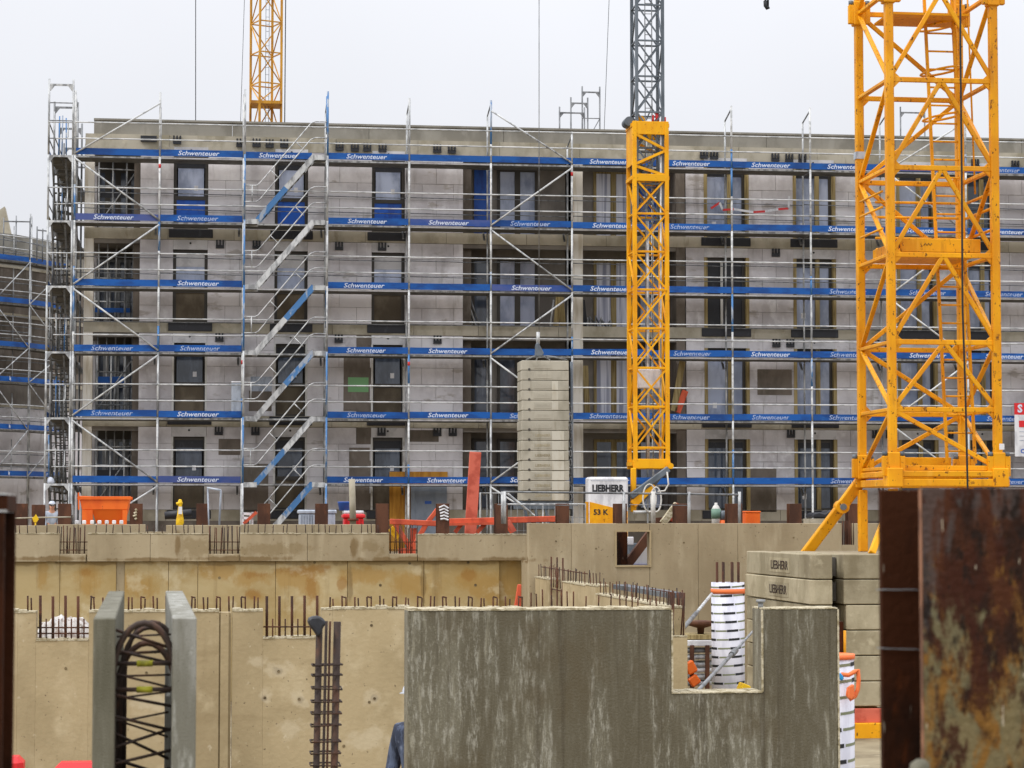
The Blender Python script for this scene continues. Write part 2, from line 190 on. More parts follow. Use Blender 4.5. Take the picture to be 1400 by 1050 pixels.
# ------------------------------------------------------------------ object helpers
W = {}
def finish(o, parent, loc):
    C.objects.link(o)
    loc = Vector(loc); W[o.name] = loc
    if parent is not None:
        o.parent = parent; o.location = loc - W[parent.name]
    else:
        o.location = loc
    return o
def thing(name, label, cat, loc=(0, 0, 0), group=None):
    o = bpy.data.objects.new(name, None); o.empty_display_size = .2
    finish(o, None, loc); return tag(o, label, cat, group)
def tag(o, label=None, cat=None, group=None, kind=None):
    if label: o['label'] = label
    if cat: o['category'] = cat
    if group: o['group'] = group
    if kind: o['kind'] = kind
    return o
class MB:
    def __init__(s): s.v = []; s.f = []
    def box(s, x0, x1, y0, y1, z0, z1):
        n = len(s.v)
        s.v += [(x, y, z) for z in (z0, z1) for y in (y0, y1) for x in (x0, x1)]
        s.f += [tuple(n + i for i in q) for q in ((0, 2, 3, 1), (4, 5, 7, 6), (0, 1, 5, 4), (2, 6, 7, 3), (0, 4, 6, 2), (1, 3, 7, 5))]
    def prism(s, poly, y0, y1):        # polygon in x,z extruded along y
        n = len(s.v); k = len(poly)
        s.v += [(x, y0, z) for x, z in poly] + [(x, y1, z) for x, z in poly]
        s.f += [tuple(n + i for i in range(k)), tuple(n + 2 * k - 1 - i for i in range(k))]
        s.f += [(n + i, n + k + i, n + k + (i + 1) % k, n + (i + 1) % k) for i in range(k)]
    def path(s, pts, r, n=6, closed=False):
        pts = [Vector(p) for p in pts]; b = len(s.v); k = len(pts); up = None
        for i, p in enumerate(pts):
            t = ((pts[(i + 1) % k] if (closed or i < k - 1) else p) - (pts[i - 1] if (closed or i) else p)).normalized()
            if up is None: up = t.orthogonal().normalized()
            up = (up - t * up.dot(t)).normalized(); sd = t.cross(up)
            s.v += [tuple(p + (up * math.cos(a) + sd * math.sin(a)) * r) for a in (2 * math.pi * j / n for j in range(n))]
        for i in range(k if closed else k - 1):
            j2 = (i + 1) % k
            s.f += [(b + i * n + j, b + i * n + (j + 1) % n, b + j2 * n + (j + 1) % n, b + j2 * n + j) for j in range(n)]
        if not closed:
            s.f += [tuple(b + n - 1 - j for j in range(n)), tuple(b + (k - 1) * n + j for j in range(n))]
    def lathe(s, prof, c, n=20):
        b = len(s.v); k = len(prof)
        for r, z in prof:
            s.v += [(c[0] + r * math.cos(2 * math.pi * j / n), c[1] + r * math.sin(2 * math.pi * j / n), c[2] + z) for j in range(n)]
        for i in range(k - 1):
            s.f += [(b + i * n + j, b + i * n + (j + 1) % n, b + (i + 1) * n + (j + 1) % n, b + (i + 1) * n + j) for j in range(n)]
        s.f += [tuple(b + n - 1 - j for j in range(n)), tuple(b + (k - 1) * n + j for j in range(n))]
    def quad(s, a, b, c, d):
        n = len(s.v); s.v += [tuple(a), tuple(b), tuple(c), tuple(d)]; s.f.append((n, n + 1, n + 2, n + 3))
    def build(s, name, m, parent=None, smooth=False, bevel=0, jit=0):
        lo = [min(v[i] for v in s.v) for i in range(3)]; hi = [max(v[i] for v in s.v) for i in range(3)]
        c = Vector([(a + b) / 2 for a, b in zip(lo, hi)])
        if parent is None: c.z = lo[2]
        me = bpy.data.meshes.new(name)
        me.from_pydata([tuple(Vector(v) - c) for v in s.v], [], s.f)
        fix(me, bevel, jit)
        me.materials.append(m)
        if smooth:
            for p in me.polygons: p.use_smooth = True
        return finish(bpy.data.objects.new(name, me), parent, c)
def fix(me, bevel=0, jit=0):
    bm = bmesh.new(); bm.from_mesh(me)
    bmesh.ops.recalc_face_normals(bm, faces=bm.faces)
    if bevel: bmesh.ops.bevel(bm, geom=bm.edges[:], offset=bevel, segments=1, affect='EDGES')
    if jit:
        for v in bm.verts: v.co += Vector([random.uniform(-jit, jit) for _ in range(3)])
    bm.to_mesh(me); bm.free()
CACHE = {}
def cbox(sx, sy, sz, m, bevel=0):
    k = ('b', round(sx, 3), round(sy, 3), round(sz, 3), m.name, bevel)
    if k not in CACHE:
        b = MB(); b.box(-sx / 2, sx / 2, -sy / 2, sy / 2, -sz / 2, sz / 2)
        me = bpy.data.meshes.new('box'); me.from_pydata(b.v, [], b.f); fix(me, bevel); me.materials.append(m); CACHE[k] = me
    return CACHE[k]
def ctube(r, L, m, n=6):
    k = ('t', round(r, 4), round(L, 2), m.name, n)
    if k not in CACHE:
        b = MB(); b.path([(0, 0, -L / 2), (0, 0, L / 2)], r, n)
        me = bpy.data.meshes.new('tube'); me.from_pydata(b.v, [], b.f); fix(me)
        for p in me.polygons: p.use_smooth = len(p.vertices) == 4
        me.materials.append(m); CACHE[k] = me
    return CACHE[k]
def box(name, x0, x1, y0, y1, z0, z1, m, parent=None, bevel=0, rot=None):
    o = bpy.data.objects.new(name, cbox(x1 - x0, y1 - y0, z1 - z0, m, bevel))
    if rot: o.rotation_euler = rot
    return finish(o, parent, ((x0 + x1) / 2, (y0 + y1) / 2, (z0 + z1) / 2))
def tube(name, p, q, r, m, parent=None, n=6):
    p, q = Vector(p), Vector(q)
    o = bpy.data.objects.new(name, ctube(r, (q - p).length, m, n))
    o.rotation_euler = (q - p).to_track_quat('Z', 'Y').to_euler()
    return finish(o, parent, (p + q) / 2)
def bar(name, p, q, wd, th, m, parent=None, bevel=0):
    p, q = Vector(p), Vector(q)
    o = bpy.data.objects.new(name, cbox(wd, th, (q - p).length, m, bevel))
    z = (q - p).normalized(); x = Vector((0, 1, 0)).cross(z)
    if x.length < 1e-3: x = Vector((1, 0, 0))
    x.normalize(); y = z.cross(x)
    o.rotation_euler = Matrix((x, y, z)).transposed().to_euler()
    return finish(o, parent, (p + q) / 2)
def wire(name, pts, r, m, parent=None, n=6, closed=False):
    b = MB(); b.path(pts, r, n, closed); return b.build(name, m, parent, smooth=True)
TXT = {}
def text(name, s, size, m, parent, loc, shear=0, bold=0.0, rot=(math.pi / 2, 0, 0), width=None, extrude=.002, ax='CENTER'):
    k = (s, size, m.name, shear, bold, extrude, width, ax)
    if k not in TXT:
        cu = bpy.data.curves.new('lettering', 'FONT'); cu.body = s; cu.size = size; cu.shear = shear; cu.offset = bold; cu.extrude = extrude; cu.resolution_u = 2
        cu.align_x = ax; cu.align_y = 'CENTER'
        t = bpy.data.objects.new('tmp', cu); C.objects.link(t)
        bpy.context.view_layer.update()
        dg = bpy.context.evaluated_depsgraph_get()
        me = bpy.data.meshes.new_from_object(t.evaluated_get(dg)); bpy.data.objects.remove(t)
        if width:
            xs = [v.co.x for v in me.vertices]; f = width / (max(xs) - min(xs))
            for v in me.vertices: v.co.x *= f
        me.materials.clear(); me.materials.append(m); TXT[k] = me
    o = bpy.data.objects.new(name, TXT[k]); o.rotation_euler = rot
    return finish(o, parent, loc)

# ------------------------------------------------------------------ ground
FLOOR, GRD = -3.28, -0.95
b = MB(); b.quad((-600, -300, FLOOR), (600, -300, FLOOR), (600, 1200, FLOOR), (-600, 1200, FLOOR))
tag(b.build('ground', M_floor), 'sandy floor of the building pit', kind='structure')
b = MB(); b.box(-300, 300, 43.75, 900, FLOOR + .01, GRD)
tag(b.build('site_ground', M_earth), 'bare earth platform around the new building', kind='structure')

# ------------------------------------------------------------------ apartment building
YW = 73.5                                         # facade plane
def BX(px): return FX(px, YW, 450)
fl = [FZ(p, YW, 260) for p in (697, 569, 441, 313)]
ST = (fl[3] - fl[0]) / 3
fl = [fl[0] + ST * k for k in range(4)]
ROOF = fl[3] + ST
XL, XR = BX(114), 33.0
bld = thing('apartment_building', 'four storey raw apartment block in grey blocks and concrete behind the blue boarded scaffold', 'building', ((XL + XR) / 2, YW + 6, GRD))
SL = .34
# columns of the facade in photo pixels: (kind, left, right)
COLS = [('L', 114, 190), ('W', 190, 236), ('N', 236, 283), ('W', 283, 375), ('N', 375, 420), ('W', 420, 508), ('N', 508, 553), ('W', 553, 633),
        ('L', 633, 783), ('C', 783, 797), ('L', 797, 938), ('W', 938, 965), ('N', 965, 1020), ('W', 1020, 1087), ('N', 1087, 1139), ('W', 1139, 1229), ('N', 1229, 1277),
        ('W', 1277, 1323), ('N', 1323, 1359), ('W', 1359, 1420), ('N', 1420, 1470), ('W', 1470, 1500)]
cols = [(k, BX(a), BX(c)) for k, a, c in COLS]
cols[-1] = ('W', cols[-1][1], XR)
# slabs, slab edges, roof, back and side walls
for k in range(4):
    zf = fl[k]
    box('floor_slab', XL, XR, YW + .03, YW + 11.5, zf - .26, zf, M_room, bld)
    x = XL
    while x < XR - .1:
        x1 = min(x + 2.57 * random.choice((1, 1, .8)), XR)
        box('slab_edge', x + .006, x1 - .006, YW - .012, YW + .03, zf - SL, zf + .004, M_band, bld)
        x = x1
box('floor_slab', XL, XR, YW + .03, YW + 11.5, ROOF - .28, ROOF - .03, M_room, bld)
x = XL
while x < XR - .1:                                 # attic band and parapet panels
    x1 = min(x + 2.6, XR)
    box('attic_band', x + .005, x1 - .005, YW - .012, YW + .2, ROOF - .44, ROOF + .02, M_band, bld)
    x = x1
x = XL + .25
zp0 = FZ(187, YW + .3, 250); zp1 = FZ(164.5, YW + .3, 200)
while x < XR - .1:
    x1 = min(x + 4.3, XR)
    box('parapet_panel', x + .006, x1 - .006, YW + .12, YW + .36, ROOF + .02, zp1 - .06, M_para, bld)
    box('parapet_cap', x, x1 - .002, YW + .08, YW + .4, zp1 - .06, zp1, M_para, bld)
    x = x1
box('back_wall', XL, XR, YW + 11.5, YW + 11.8, GRD, ROOF, M_room, bld)
box('end_wall', XL + .02, XL + .3, YW + 4.6, YW + 11.5, GRD, ROOF - .3, M_block, bld)
box('plinth', XL, XR, YW - .01, YW + .3, GRD - .3, fl[0] - SL - .002, M_plast, bld)
# blocks of the solid wall columns
cand = []
for (kd, x0, x1) in cols:
    if kd != 'W': continue
    for k in range(4):
        z0, z1 = fl[k] + .006, fl[k] + ST - SL - .006
        box('wall_core', x0 + .02, x1 - .02, YW + .03, YW + .34, z0, z1, M_mort, bld)
        n = 5; h = (z1 - z0) / n
        for r in range(n):
            cuts = [x0]; wd = x1 - x0
            if wd > 1.3:
                t = x0 + (1.0 if r % 2 else .55)
                while t < x1 - .3: cuts.append(t); t += 1.0
            cuts.append(x1)
            for a, c in zip(cuts, cuts[1:]):
                cand.append((a + .006, c - .006, z0 + r * h + .006, z0 + (r + 1) * h - .006))
rest = MB()
for i, (a, c, z0, z1) in enumerate(cand):
    d = random.uniform(-.006, .004)
    mm = M_block
    cx = (a + c) / 2
    if a > BX(470) and c < BX(512) and z1 < fl[2] - .3: mm = M_plast
    if i < 300 or a < BX(1180): 
        if i < 300: box('block', a, c, YW + d, YW + .032, z0, z1, mm, bld)
        else: rest.box(a, c, YW + d, YW + .032, z0, z1)
    else: rest.box(a, c, YW + d, YW + .032, z0, z1)
if rest.v: tag(rest.build('block_remainder', M_block, bld), kind='stuff')
# windows
def window(x0, x1, k, style, right):
    zf = fl[k]; top = zf + ST - SL - .01; y = YW + .14
    zb = top - .30                                 # bottom of the blind box
    wm = M_wood if right else M_frame
    f = MB()
    t = .09
    f.box(x0, x0 + t, y, y + .08, zf, zb); f.box(x1 - t, x1, y, y + .08, zf, zb)
    f.box(x0 + t, x1 - t, y, y + .08, zb - .1, zb); f.box(x0 + t, x1 - t, y, y + .08, zf, zf + .07)
    if not right: f.box(x0 + t, x1 - t, y, y + .08, zf + .93, zf + 1.05)
    o = f.build('window', M_frame if style != 'white' else M_wfr, bld)
    box('blind_box', x0 - (.04 if right else 0), x1 + (.06 if right else 0), YW - .02, YW + .1, zb + .002, top, M_box, bld)
    tube('box_hole', ((x0 + x1) / 2, YW - .024, top - .1), ((x0 + x1) / 2, YW - .019, top - .1), .035, M_ink, o, 8)
    box('sill_membrane', x0 - .14, x1 + .16, YW - .05, YW - .013, zf - .28, zf - .01, M_black, bld, bevel=.01)
    g0 = zf + (1.05 if not right else .07)
    gm = {'blue': M_glass, 'dark': M_glassd, 'film': M_glass, 'black': M_black, 'white': M_glass, 'brown': M_glassd}[style]
    if right:
        xm = x0 + (x1 - x0) * .62
        if style == 'black':
            box('pane', x0 + t, x1 - t, y + .04, y + .05, g0, zb - .1, M_black, o)  # black sheet stands in for the dark room behind the open window
            box('mullion', xm - .3, xm - .22, y - .01, y + .03, zf + .07, zb - .1, M_wfr, o)
        elif style == 'sheet':
            pass
        else:
            box('pane', x0 + t, xm - .07, y + .04, y + .05, g0, zb - .28, gm, o)
            box('pane', xm + .07, x1 - t, y + .04, y + .05, g0, zb - .28, gm, o)
            box('shutter', x0 + t, xm - .07, y + .02, y + .07, zb - .28, zb - .1, M_black, o)
            box('shutter', xm + .07, x1 - t, y + .02, y + .07, zb - .28, zb - .1, M_black, o)
            box('mullion', xm - .07, xm + .07, y - .05, y + .05, zf + .02, zb, M_wood, o)
        for xx in (x0 - .05, x1 + .0):
            box('reveal_post', xx, xx + .11, YW - .015, YW + .135, zf + .005, zb, M_wood, o)
        if random.random() < .6: box('sticker', x0 + t + .16, x0 + t + .3, y + .034, y + .039, zf + .35, zf + .53, M_white, o)
    else:
        if k < 2 or random.random() < .5: box('sticker', x1 - t - .34, x1 - t - .22, y + .034, y + .039, g0 + .18, g0 + .34, M_white, o)
        if k == 2:
            box('roller_blind', x0 + t, x1 - t, y + .03, y + .07, zb - .52, zb - .1, M_box, o)
            box('pane', x0 + t, x1 - t, y + .04, y + .05, g0, zb - .522, gm, o)
        else:
            box('shutter', x0 + t, x1 - t, y + .03, y + .07, zb - .34, zb - .1, M_black, o)
            box('pane', x0 + t + .04, x1 - t - .04, y + .04, y + .05, g0, zb - .34, gm, o)
        box('lower_panel', x0 + t, x1 - t, y + .04, y + .06, zf + .07, zf + .93, M_bluefilm if style == 'blue' else M_brown, o)
        for xx in (x0 - .012, x1 - .05):
            if k < 2: box('guide_rail', xx, xx + .06, YW - .02, y - .002, zf + .005, zb, M_wfr, o)
    return o
ni = 0
for (kd, x0, x1), (_, pa, pb) in zip(cols, COLS):
    if kd == 'N':
        right = pa > 900
        for k in range(4):
            st = 'blue' if (k == 3 and not right) else ('film' if k == 2 or right else 'dark')
            if right and k == 2: st = 'black' if pa == 965 else 'film'
            if right and k < 2: st = 'film' if k == 1 else 'dark'
            if right and pa > 1150: st = random.choice(('film', 'dark', 'film'))
            window(x0, x1, k, st, right)
    if kd == 'C':
        box('column', x0, x1, YW - .02, YW + .3, GRD, ROOF - .45, M_col, bld, bevel=.01)
# the corner column and the loggias
box('column', BX(114), BX(127), YW + .0, YW + .3, GRD, ROOF - .45, M_col, bld, bevel=.01)
def loggia(px0, px1, depth):
    x0, x1 = BX(px0), BX(px1)
    for k in range(4):
        zf = fl[k]; zt = zf + ST - SL
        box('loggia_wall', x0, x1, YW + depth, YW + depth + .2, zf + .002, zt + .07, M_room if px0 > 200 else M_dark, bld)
        box('downstand_beam', x0 + .003, x1 - .003, YW + .05, YW + .3, zt - .13, zt - .005, M_room, bld)
def door_leafs(px0, px1, k, y, n=2, m=None, base=M_frame, top=2.3):
    x0, x1 = FX(px0, y, 450), FX(px1, y, 450); zf = fl[k]; f = MB(); t = .09
    f.box(x0, x1, y, y + .07, zf + top - t, zf + top); f.box(x0, x1, y, y + .07, zf + .01, zf + t)
    wd = (x1 - x0) / n
    for i in range(n):
        f.box(x0 + wd * i, x0 + wd * i + t, y, y + .07, zf + t, zf + top - t); f.box(x0 + wd * (i + 1) - t, x0 + wd * (i + 1), y, y + .07, zf + t, zf + top - t)
    o = f.build('glazed_door', base, bld)
    for i in range(n):
        box('pane', x0 + wd * i + t, x0 + wd * (i + 1) - t, y + .03, y + .045, zf + t, zf + top - t, m, o)
    return o
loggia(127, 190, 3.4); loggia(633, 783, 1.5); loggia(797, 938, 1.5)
for k in range(4):
    yb = YW + 1.43
    door_leafs(680, 735, k, yb, 2, M_glass if k > 1 else M_glassd)
    o = door_leafs(812, 866, k, yb, 2, M_curt if k else M_glassd, M_wood)
    door_leafs(872, 906, k, yb, 1, M_glass if k < 3 else M_bluefilm)
    if k == 3: box('blue_door', FX(648, yb), FX(672, yb), yb, yb + .06, fl[k] + .03, fl[k] + 2.25, M_bluefilm, bld)
    else: door_leafs(645, 672, k, yb, 1, M_glassd)
    box('side_wall', BX(633), BX(633) + .3, YW + .35, YW + 1.5, fl[k] + .003, fl[k] + ST - SL, M_plast, bld)
    box('side_wall', BX(925), BX(938) - .02, YW + .02, YW + 1.5, fl[k] + .003, fl[k] + ST - SL, M_plast, bld)
    box('side_wall', BX(190) - .2, BX(190) - .003, YW + .35, YW + 3.4, fl[k] + .003, fl[k] + ST - SL, M_plast, bld)
    # windows at the back of the corner loggia
    door_leafs(131, 188, k, YW + 3.32, 4, M_glassd, M_galvd if k < 3 else M_frame)
box('white_panel', BX(128), BX(183), YW + 3.0, YW + 3.1, fl[3] + .2, fl[3] + .48, M_white, bld)
# plaster patches, ground floor door with its yellow boards
def patch(a, c, y0, y1, m, name='plaster_patch', d=.012): box(name, BX(a), BX(c), YW - d, YW - d + .01, FZ(y1, YW, (a + c) / 2), FZ(y0, YW, (a + c) / 2), m, bld)
for q in ((341, 372, 534, 562), (470, 506, 487, 562), (478, 506, 612, 700), (553, 566, 660, 700), (560, 600, 588, 604), (300, 330, 600, 622), (330, 368, 634, 700), (1024, 1060, 640, 700), (1035, 1082, 505, 540)): patch(*q, M_plast)
patch(476, 504, 516, 536, M_green, 'green_film', .02); patch(343, 372, 515, 535, M_greyp, 'film_sheet', .02)
box('timber_panel', BX(533), BX(561), YW - .08, YW - .03, GRD, FZ(645, YW, 550), M_form, bld)
box('timber_lintel', BX(561) + .003, BX(612), YW - .08, YW - .03, FZ(662, YW, 590), FZ(645, YW, 590), M_form, bld)
do = box('entrance_door', BX(562), BX(611), YW - .07, YW - .03, GRD + .05, FZ(663, YW, 590), M_door, bld)
box('door_panel', BX(569), BX(604), YW - .085, YW - .071, GRD + .2, FZ(671, YW, 590), M_door, do)
box('blue_sticker', BX(581), BX(590), YW - .09, YW - .086, FZ(689, YW, 585), FZ(685, YW, 585), M_bluep, do)
# balcony anchors: black brackets with three prongs
anc = MB(); anc.box(-.13, .13, -.03, .03, -.12, -.02)
for t in (-.1, 0, .1): anc.box(t - .025, t + .025, -.05, .03, -.02, .14)
am = bpy.data.meshes.new('anchor'); am.from_pydata(anc.v, [], anc.f); fix(am); am.materials.append(M_black)
def anchor(px, py):
    o = bpy.data.objects.new('anchor_bracket', am); finish(o, bld, (BX(px), YW - .06, FZ(py, YW, px)))
for px, py in ((349, 196), (367, 197), (387, 197), (463, 201), (484, 202), (501, 202), (522, 203), (597, 204), (617, 205), (977, 213), (963, 212), (1061, 216), (1080, 217), (1098, 217), (1315, 223), (1335, 224), (1390, 226), (240, 192), (327, 196)):
    anchor(px, py)
for k in range(1, 4):
    zf = fl[k]
    for px in (300, 350, 463, 484, 522, 598, 619, 1061, 1080, 1196, 1215, 1296, 1315):
        if random.random() < .6:
            o = bpy.data.objects.new('anchor_bracket', am); finish(o, bld, (BX(px), YW - .04, zf - .48))
box('dark_soffit_board', BX(190), BX(212), YW - .1, YW - .02, FZ(194, YW, 200), FZ(186, YW, 200), M_black, bld)

# ------------------------------------------------------------------ facade scaffold
YS, PIT, LIFT = 72.4, 2.57, 2.012
Z1 = FZ(656, YS, 400) - .12
X0 = FX(216, YS, 500) - PIT                        # first post line
ZD = [Z1 + LIFT * k for k in range(6)]
NB = 13
SWD = .93
scf = thing('facade_scaffold', 'galvanised frame scaffold with six rows of blue toe boards across the whole building front', 'scaffold', (X0 + PIT * 6, YS, GRD))
TXTS = 'Schwenteuer'
def toeboard(x0, x1, y, z, parent, m, txt=True, h=.2):
    dz = random.uniform(-.012, .012); tl = random.uniform(-.006, .006)
    o = box('toe_board', x0 + .03, x1 - .03, y - .03, y - .006, z + .02 + dz, z + .02 + h + dz, m, parent, rot=(0, tl, 0))
    if txt:
        dx = random.uniform(-.06, .06)
        t_ = text('lettering', TXTS, .2, random.choice((M_print, M_print, M_print2)), o, (x0 + (x1 - x0) * .47 + dx, y - .033, z + .112 + dz), shear=.25, bold=.003, width=random.choice((1.22, 1.27)))
        W[o.name] = W[o.name]; t_.rotation_euler = (math.pi / 2, 0, 0)
    return o
for i in range(NB + 1):
    x = X0 + PIT * i
    top = ZD[5] + (2.0 if i not in (6,) else 1.05)
    for j, yy in enumerate((YS, YS + SWD)):
        z = GRD + .05; zt = top if j == 0 else top - .3
        segs = [z] + [ZD[k] for k in range(6)] + [zt]
        for a, c in zip(segs, segs[1:]):
            r = random.random()
            m = M_galv
            if j == 0 and r < .3:                 # blue marked part of a frame leg
                cut = a + (c - a) * random.choice((.3, .4, .55))
                lo_blue = random.random() < .5
                tube('standard', (x, yy, a), (x, yy, cut), .034, M_bluest if lo_blue else M_galvl, scf, 8)
                tube('standard', (x, yy, cut), (x, yy, c), .034, M_galvl if lo_blue else M_bluest, scf, 8)
            else:
                tube('standard', (x, yy, a), (x, yy, c), .034 if j == 0 else .03, random.choice((M_galv, M_galvl)) if j == 0 else M_galv, scf, 8)
        if random.random() < .5 and j == 0:
            zz = random.choice(ZD) - .35
            tube('red_marker', (x, yy, zz), (x, yy, zz + .12), .038, M_redst, scf, 8)
    for k in range(6):
        bar('transom', (x, YS + .03, ZD[k] - .05), (x, YS + SWD - .03, ZD[k] - .05), .05, .05, M_galvd, scf)
    zt = top - .33
    bar('end_frame_head', (x, YS, top - .1), (x, YS + SWD, top - .34), .035, .035, M_galvd, scf)
NAMETXT = {}
for i in range(NB):
    xa, xb = X0 + PIT * i, X0 + PIT * (i + 1)
    for k in range(6):
        stair = (i == 2)
        z = ZD[k]
        for q in range(2):                         # deck planks side by side
            box('deck_plank', xa + .02, xb - .02, YS + .05 + q * .42, YS + .05 + q * .42 + .405, z - .07, z, M_deck, scf)
        bar('deck_edge', (xa + .02, YS + .045, z - .03), (xb - .02, YS + .045, z - .03), .05, .008, random.choice((M_galv, M_white)), scf)
        if not (stair and k < 5):
            mm = M_blue2 if random.random() < .09 else M_blue
            if i in (4,) and k == 4: mm = M_blue2
            notext = random.random() < .16 or (i == 0 and k == 5)
            toeboard(xa, xb if not stair else xa + PIT * .83, YS, z, scf, mm, not notext)
        for h in (.52, 1.02):
            if k < 6: tube('guardrail', (xa, YS - .03, z + h), (xb, YS - .03, z + h), .022, M_galvl, scf)
        if k in (3, 4): 
            for h in (.5, 1.0): tube('inner_guardrail', (xa, YS + SWD + .03, z + h + .02), (xb, YS + SWD + .03, z + h - .01), .014, M_galvd, scf)
        if k == 2 and random.random() < .8: tube('inner_guardrail', (xa, YS + SWD + .03, z + 1.0), (xb, YS + SWD + .03, z + 1.0), .014, M_galvd, scf)
    if i in (0, 5, 10):
        for k in range(-1, 6):
            za = ZD[k] if k >= 0 else GRD + .3; zb = ZD[k + 1] if k < 5 else ZD[5] + 1.75
            up = (k % 2 == 0) if i in (0, 5) else (k % 2 == 1)
            if i == 0 and k == 5: up = True
            if i == 5 and k == 5: up = False
            p, q = ((xa, za), (xb, zb)) if up else ((xb, za), (xa, zb))
            if i == 0: p, q = ((xa, za), (xb, zb)) if k in (5, 3, 1, -1) else ((xb, za), (xa, zb))
            tube('diagonal_brace', (p[0], YS - .07, p[1] + .05), (q[0], YS - .07, q[1] - .1), .028, random.choice((M_galvl, M_galv, M_galvl)), scf, 8)
# anchor ties under some decks: short brackets
for i in range(1, NB + 1):
    for k in (0, 2, 4):
        x = X0 + PIT * i - .12
        bar('console_bracket', (x, YS + .75, ZD[k] - .32), (x, YS + 1.02, ZD[k] - .06), .06, .05, M_galvd, scf)

# stairs in the third bay
sx0, sx1 = X0 + 2 * PIT, X0 + 3 * PIT
YT = YS - .85
stt = thing('scaffold_stair', 'zigzag aluminium scaffold stair climbing the front of the scaffold with blue and grey stringers', 'stairs', ((sx0 + sx1) / 2, YT, GRD))
for x in (sx0 + .02, sx1 - .02):
    zs = [GRD + .05] + ZD + [ZD[5] + 2.0]
    for a, c in zip(zs, zs[1:]): tube('standard', (x, YT, a), (x, YT, c), .03, random.choice((M_galv, M_galv, M_bluest)), stt, 8)
for k in range(-1, 5):
    za = ZD[k] if k >= 0 else GRD + .1; zb = ZD[k + 1]
    pl, pr = sx0 + .42, sx1 - .42
    for yy, wd in ((YT + .08, .05), (YT + .72, .05)):
        cols_ = [(M_galv, M_galv), (M_bluest, M_galv), (M_galv, M_bluest), (M_galv, M_bluest), (M_galv, M_galv), (M_bluest, M_galv)][k + 1]
        if k == -1: cols_ = (M_galv, M_bluest)
        xm, zm = (pl + pr) / 2, (za + zb) / 2
        bar('stringer', (pl, yy, za), (xm, yy, zm), .17, .04, cols_[0], stt); bar('stringer', (xm, yy, zm), (pr, yy, zb), .17, .04, cols_[1], stt)
        box('landing_edge', sx0 + .05, pl + .03, yy - .022, yy + .022, za - .12, za + .03, M_galv, stt)
        box('landing_edge', pr - .03, sx1 - .05, yy - .022, yy + .022, zb - .12, zb + .03, M_galv, stt)
    for s in range(1, 9):
        f = s / 9
        box('tread', pl + (pr - pl) * f - .11, pl + (pr - pl) * f + .11, YT + .11, YT + .69, za + (zb - za) * f - .02, za + (zb - za) * f + .02, M_deck, stt)
    box('landing', sx0 + .05, pl, YT + .1, YT + .7, za - .08, za - .02, M_deck, stt); box('landing', pr, sx1 - .05, YT + .1, YT + .7, zb - .08, zb - .02, M_deck, stt)
    for h in (.55, 1.05):
        wire('handrail', [(sx0 + .03, YT - .01, za + h), (pl - .06, YT - .01, za + h), (pl + .04, YT - .01, za + h + .05), (pr - .12, YT - .01, zb + h - .06), (pr + .02, YT - .01, zb + h), (sx1 - .05, YT - .01, zb + h)], .019, M_galv, stt)
    for f in (.28, .72):
        xx = pl + (pr - pl) * f; zz = za + (zb - za) * f
        tube('rail_link', (xx + .16, YT - .01, zz + .72), (xx - .1, YT - .01, zz + .98), .016, M_galv, stt)
    tube('rail_link', (sx0 + .25, YT - .01, za + .55), (sx0 + .25, YT - .01, za + 1.05), .018, M_galv, stt)

# scaffold round the end of the building, seen end on
end = thing('end_scaffold', 'narrow scaffold tower with stairs seen end on at the left corner of the building', 'scaffold', (X0 - .4, YS + 5, GRD))
xa, xb = X0 - .80, X0 - .07
ze = [GRD + .05] + ZD + [ZD[5] + 2.34]
for j in range(5):
    yy = YS + PIT * j - .0
    dz = -.25 * j
    for x in (xa, xb):
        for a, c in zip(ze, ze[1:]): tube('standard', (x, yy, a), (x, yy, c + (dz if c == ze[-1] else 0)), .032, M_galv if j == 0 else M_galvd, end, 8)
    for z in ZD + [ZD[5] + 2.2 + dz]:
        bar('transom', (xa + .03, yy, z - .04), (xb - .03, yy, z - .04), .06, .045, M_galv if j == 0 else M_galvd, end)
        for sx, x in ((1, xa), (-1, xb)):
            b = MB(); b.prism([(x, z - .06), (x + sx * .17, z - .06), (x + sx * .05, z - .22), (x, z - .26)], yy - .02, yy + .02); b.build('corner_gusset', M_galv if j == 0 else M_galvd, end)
    if j == 0:
        for z in ZD:
            tube('end_rail', (xa, yy - .03, z + 1.0), (xb, yy - .03, z + 1.0), .019, M_galv, end); tube('end_rail', (xa + .2, yy - .03, z + .5), (xb, yy - .03, z + .5), .015, M_galv, end)
            wire('gate_frame', [(xb - .15, yy + .02, z + .98), (xb - .15, yy + .02, z + .56), (xb - .2, yy + .02, z + .5), (xb - .42, yy + .02, z + .5)], .017, M_galv, end)
    if j < 4:
        for k, z in enumerate(ZD):
            box('deck_plank', xa + .06, xa + .36, yy + .05, yy + PIT - .05, z - .07, z, M_deck, end); box('deck_plank', xa + .38, xb - .06, yy + .05, yy + PIT - .05, z - .07, z, M_deck, end)
            for h in (.5, 1.0): tube('guardrail', (xa, yy, z + h), (xa, yy + PIT, z + h), .019, M_galvd, end)
            box('toe_board', xa - .03, xa - .005, yy + .04, yy + PIT - .04, z + .02, z + .2, M_blue if k % 2 else M_wood, end)
    if j in (0, 1, 2):
        for k in range(6):
            za = ([GRD + .05] + ZD)[k]; zb = ZD[k]
            for x in (xa + .1, xa + .5): bar('stringer', (x, yy + .25, zb - .05), (x, yy + PIT - .2, za + .02), .05, .16, M_galvd, end)
            for s in range(1, 8): box('tread', xa + .12, xa + .5, yy + .25 + (PIT - .45) * s / 8 - .1, yy + .25 + (PIT - .45) * s / 8 + .1, zb + (za - zb) * s / 8 - .015, zb + (za - zb) * s / 8 + .015, M_deck, end)
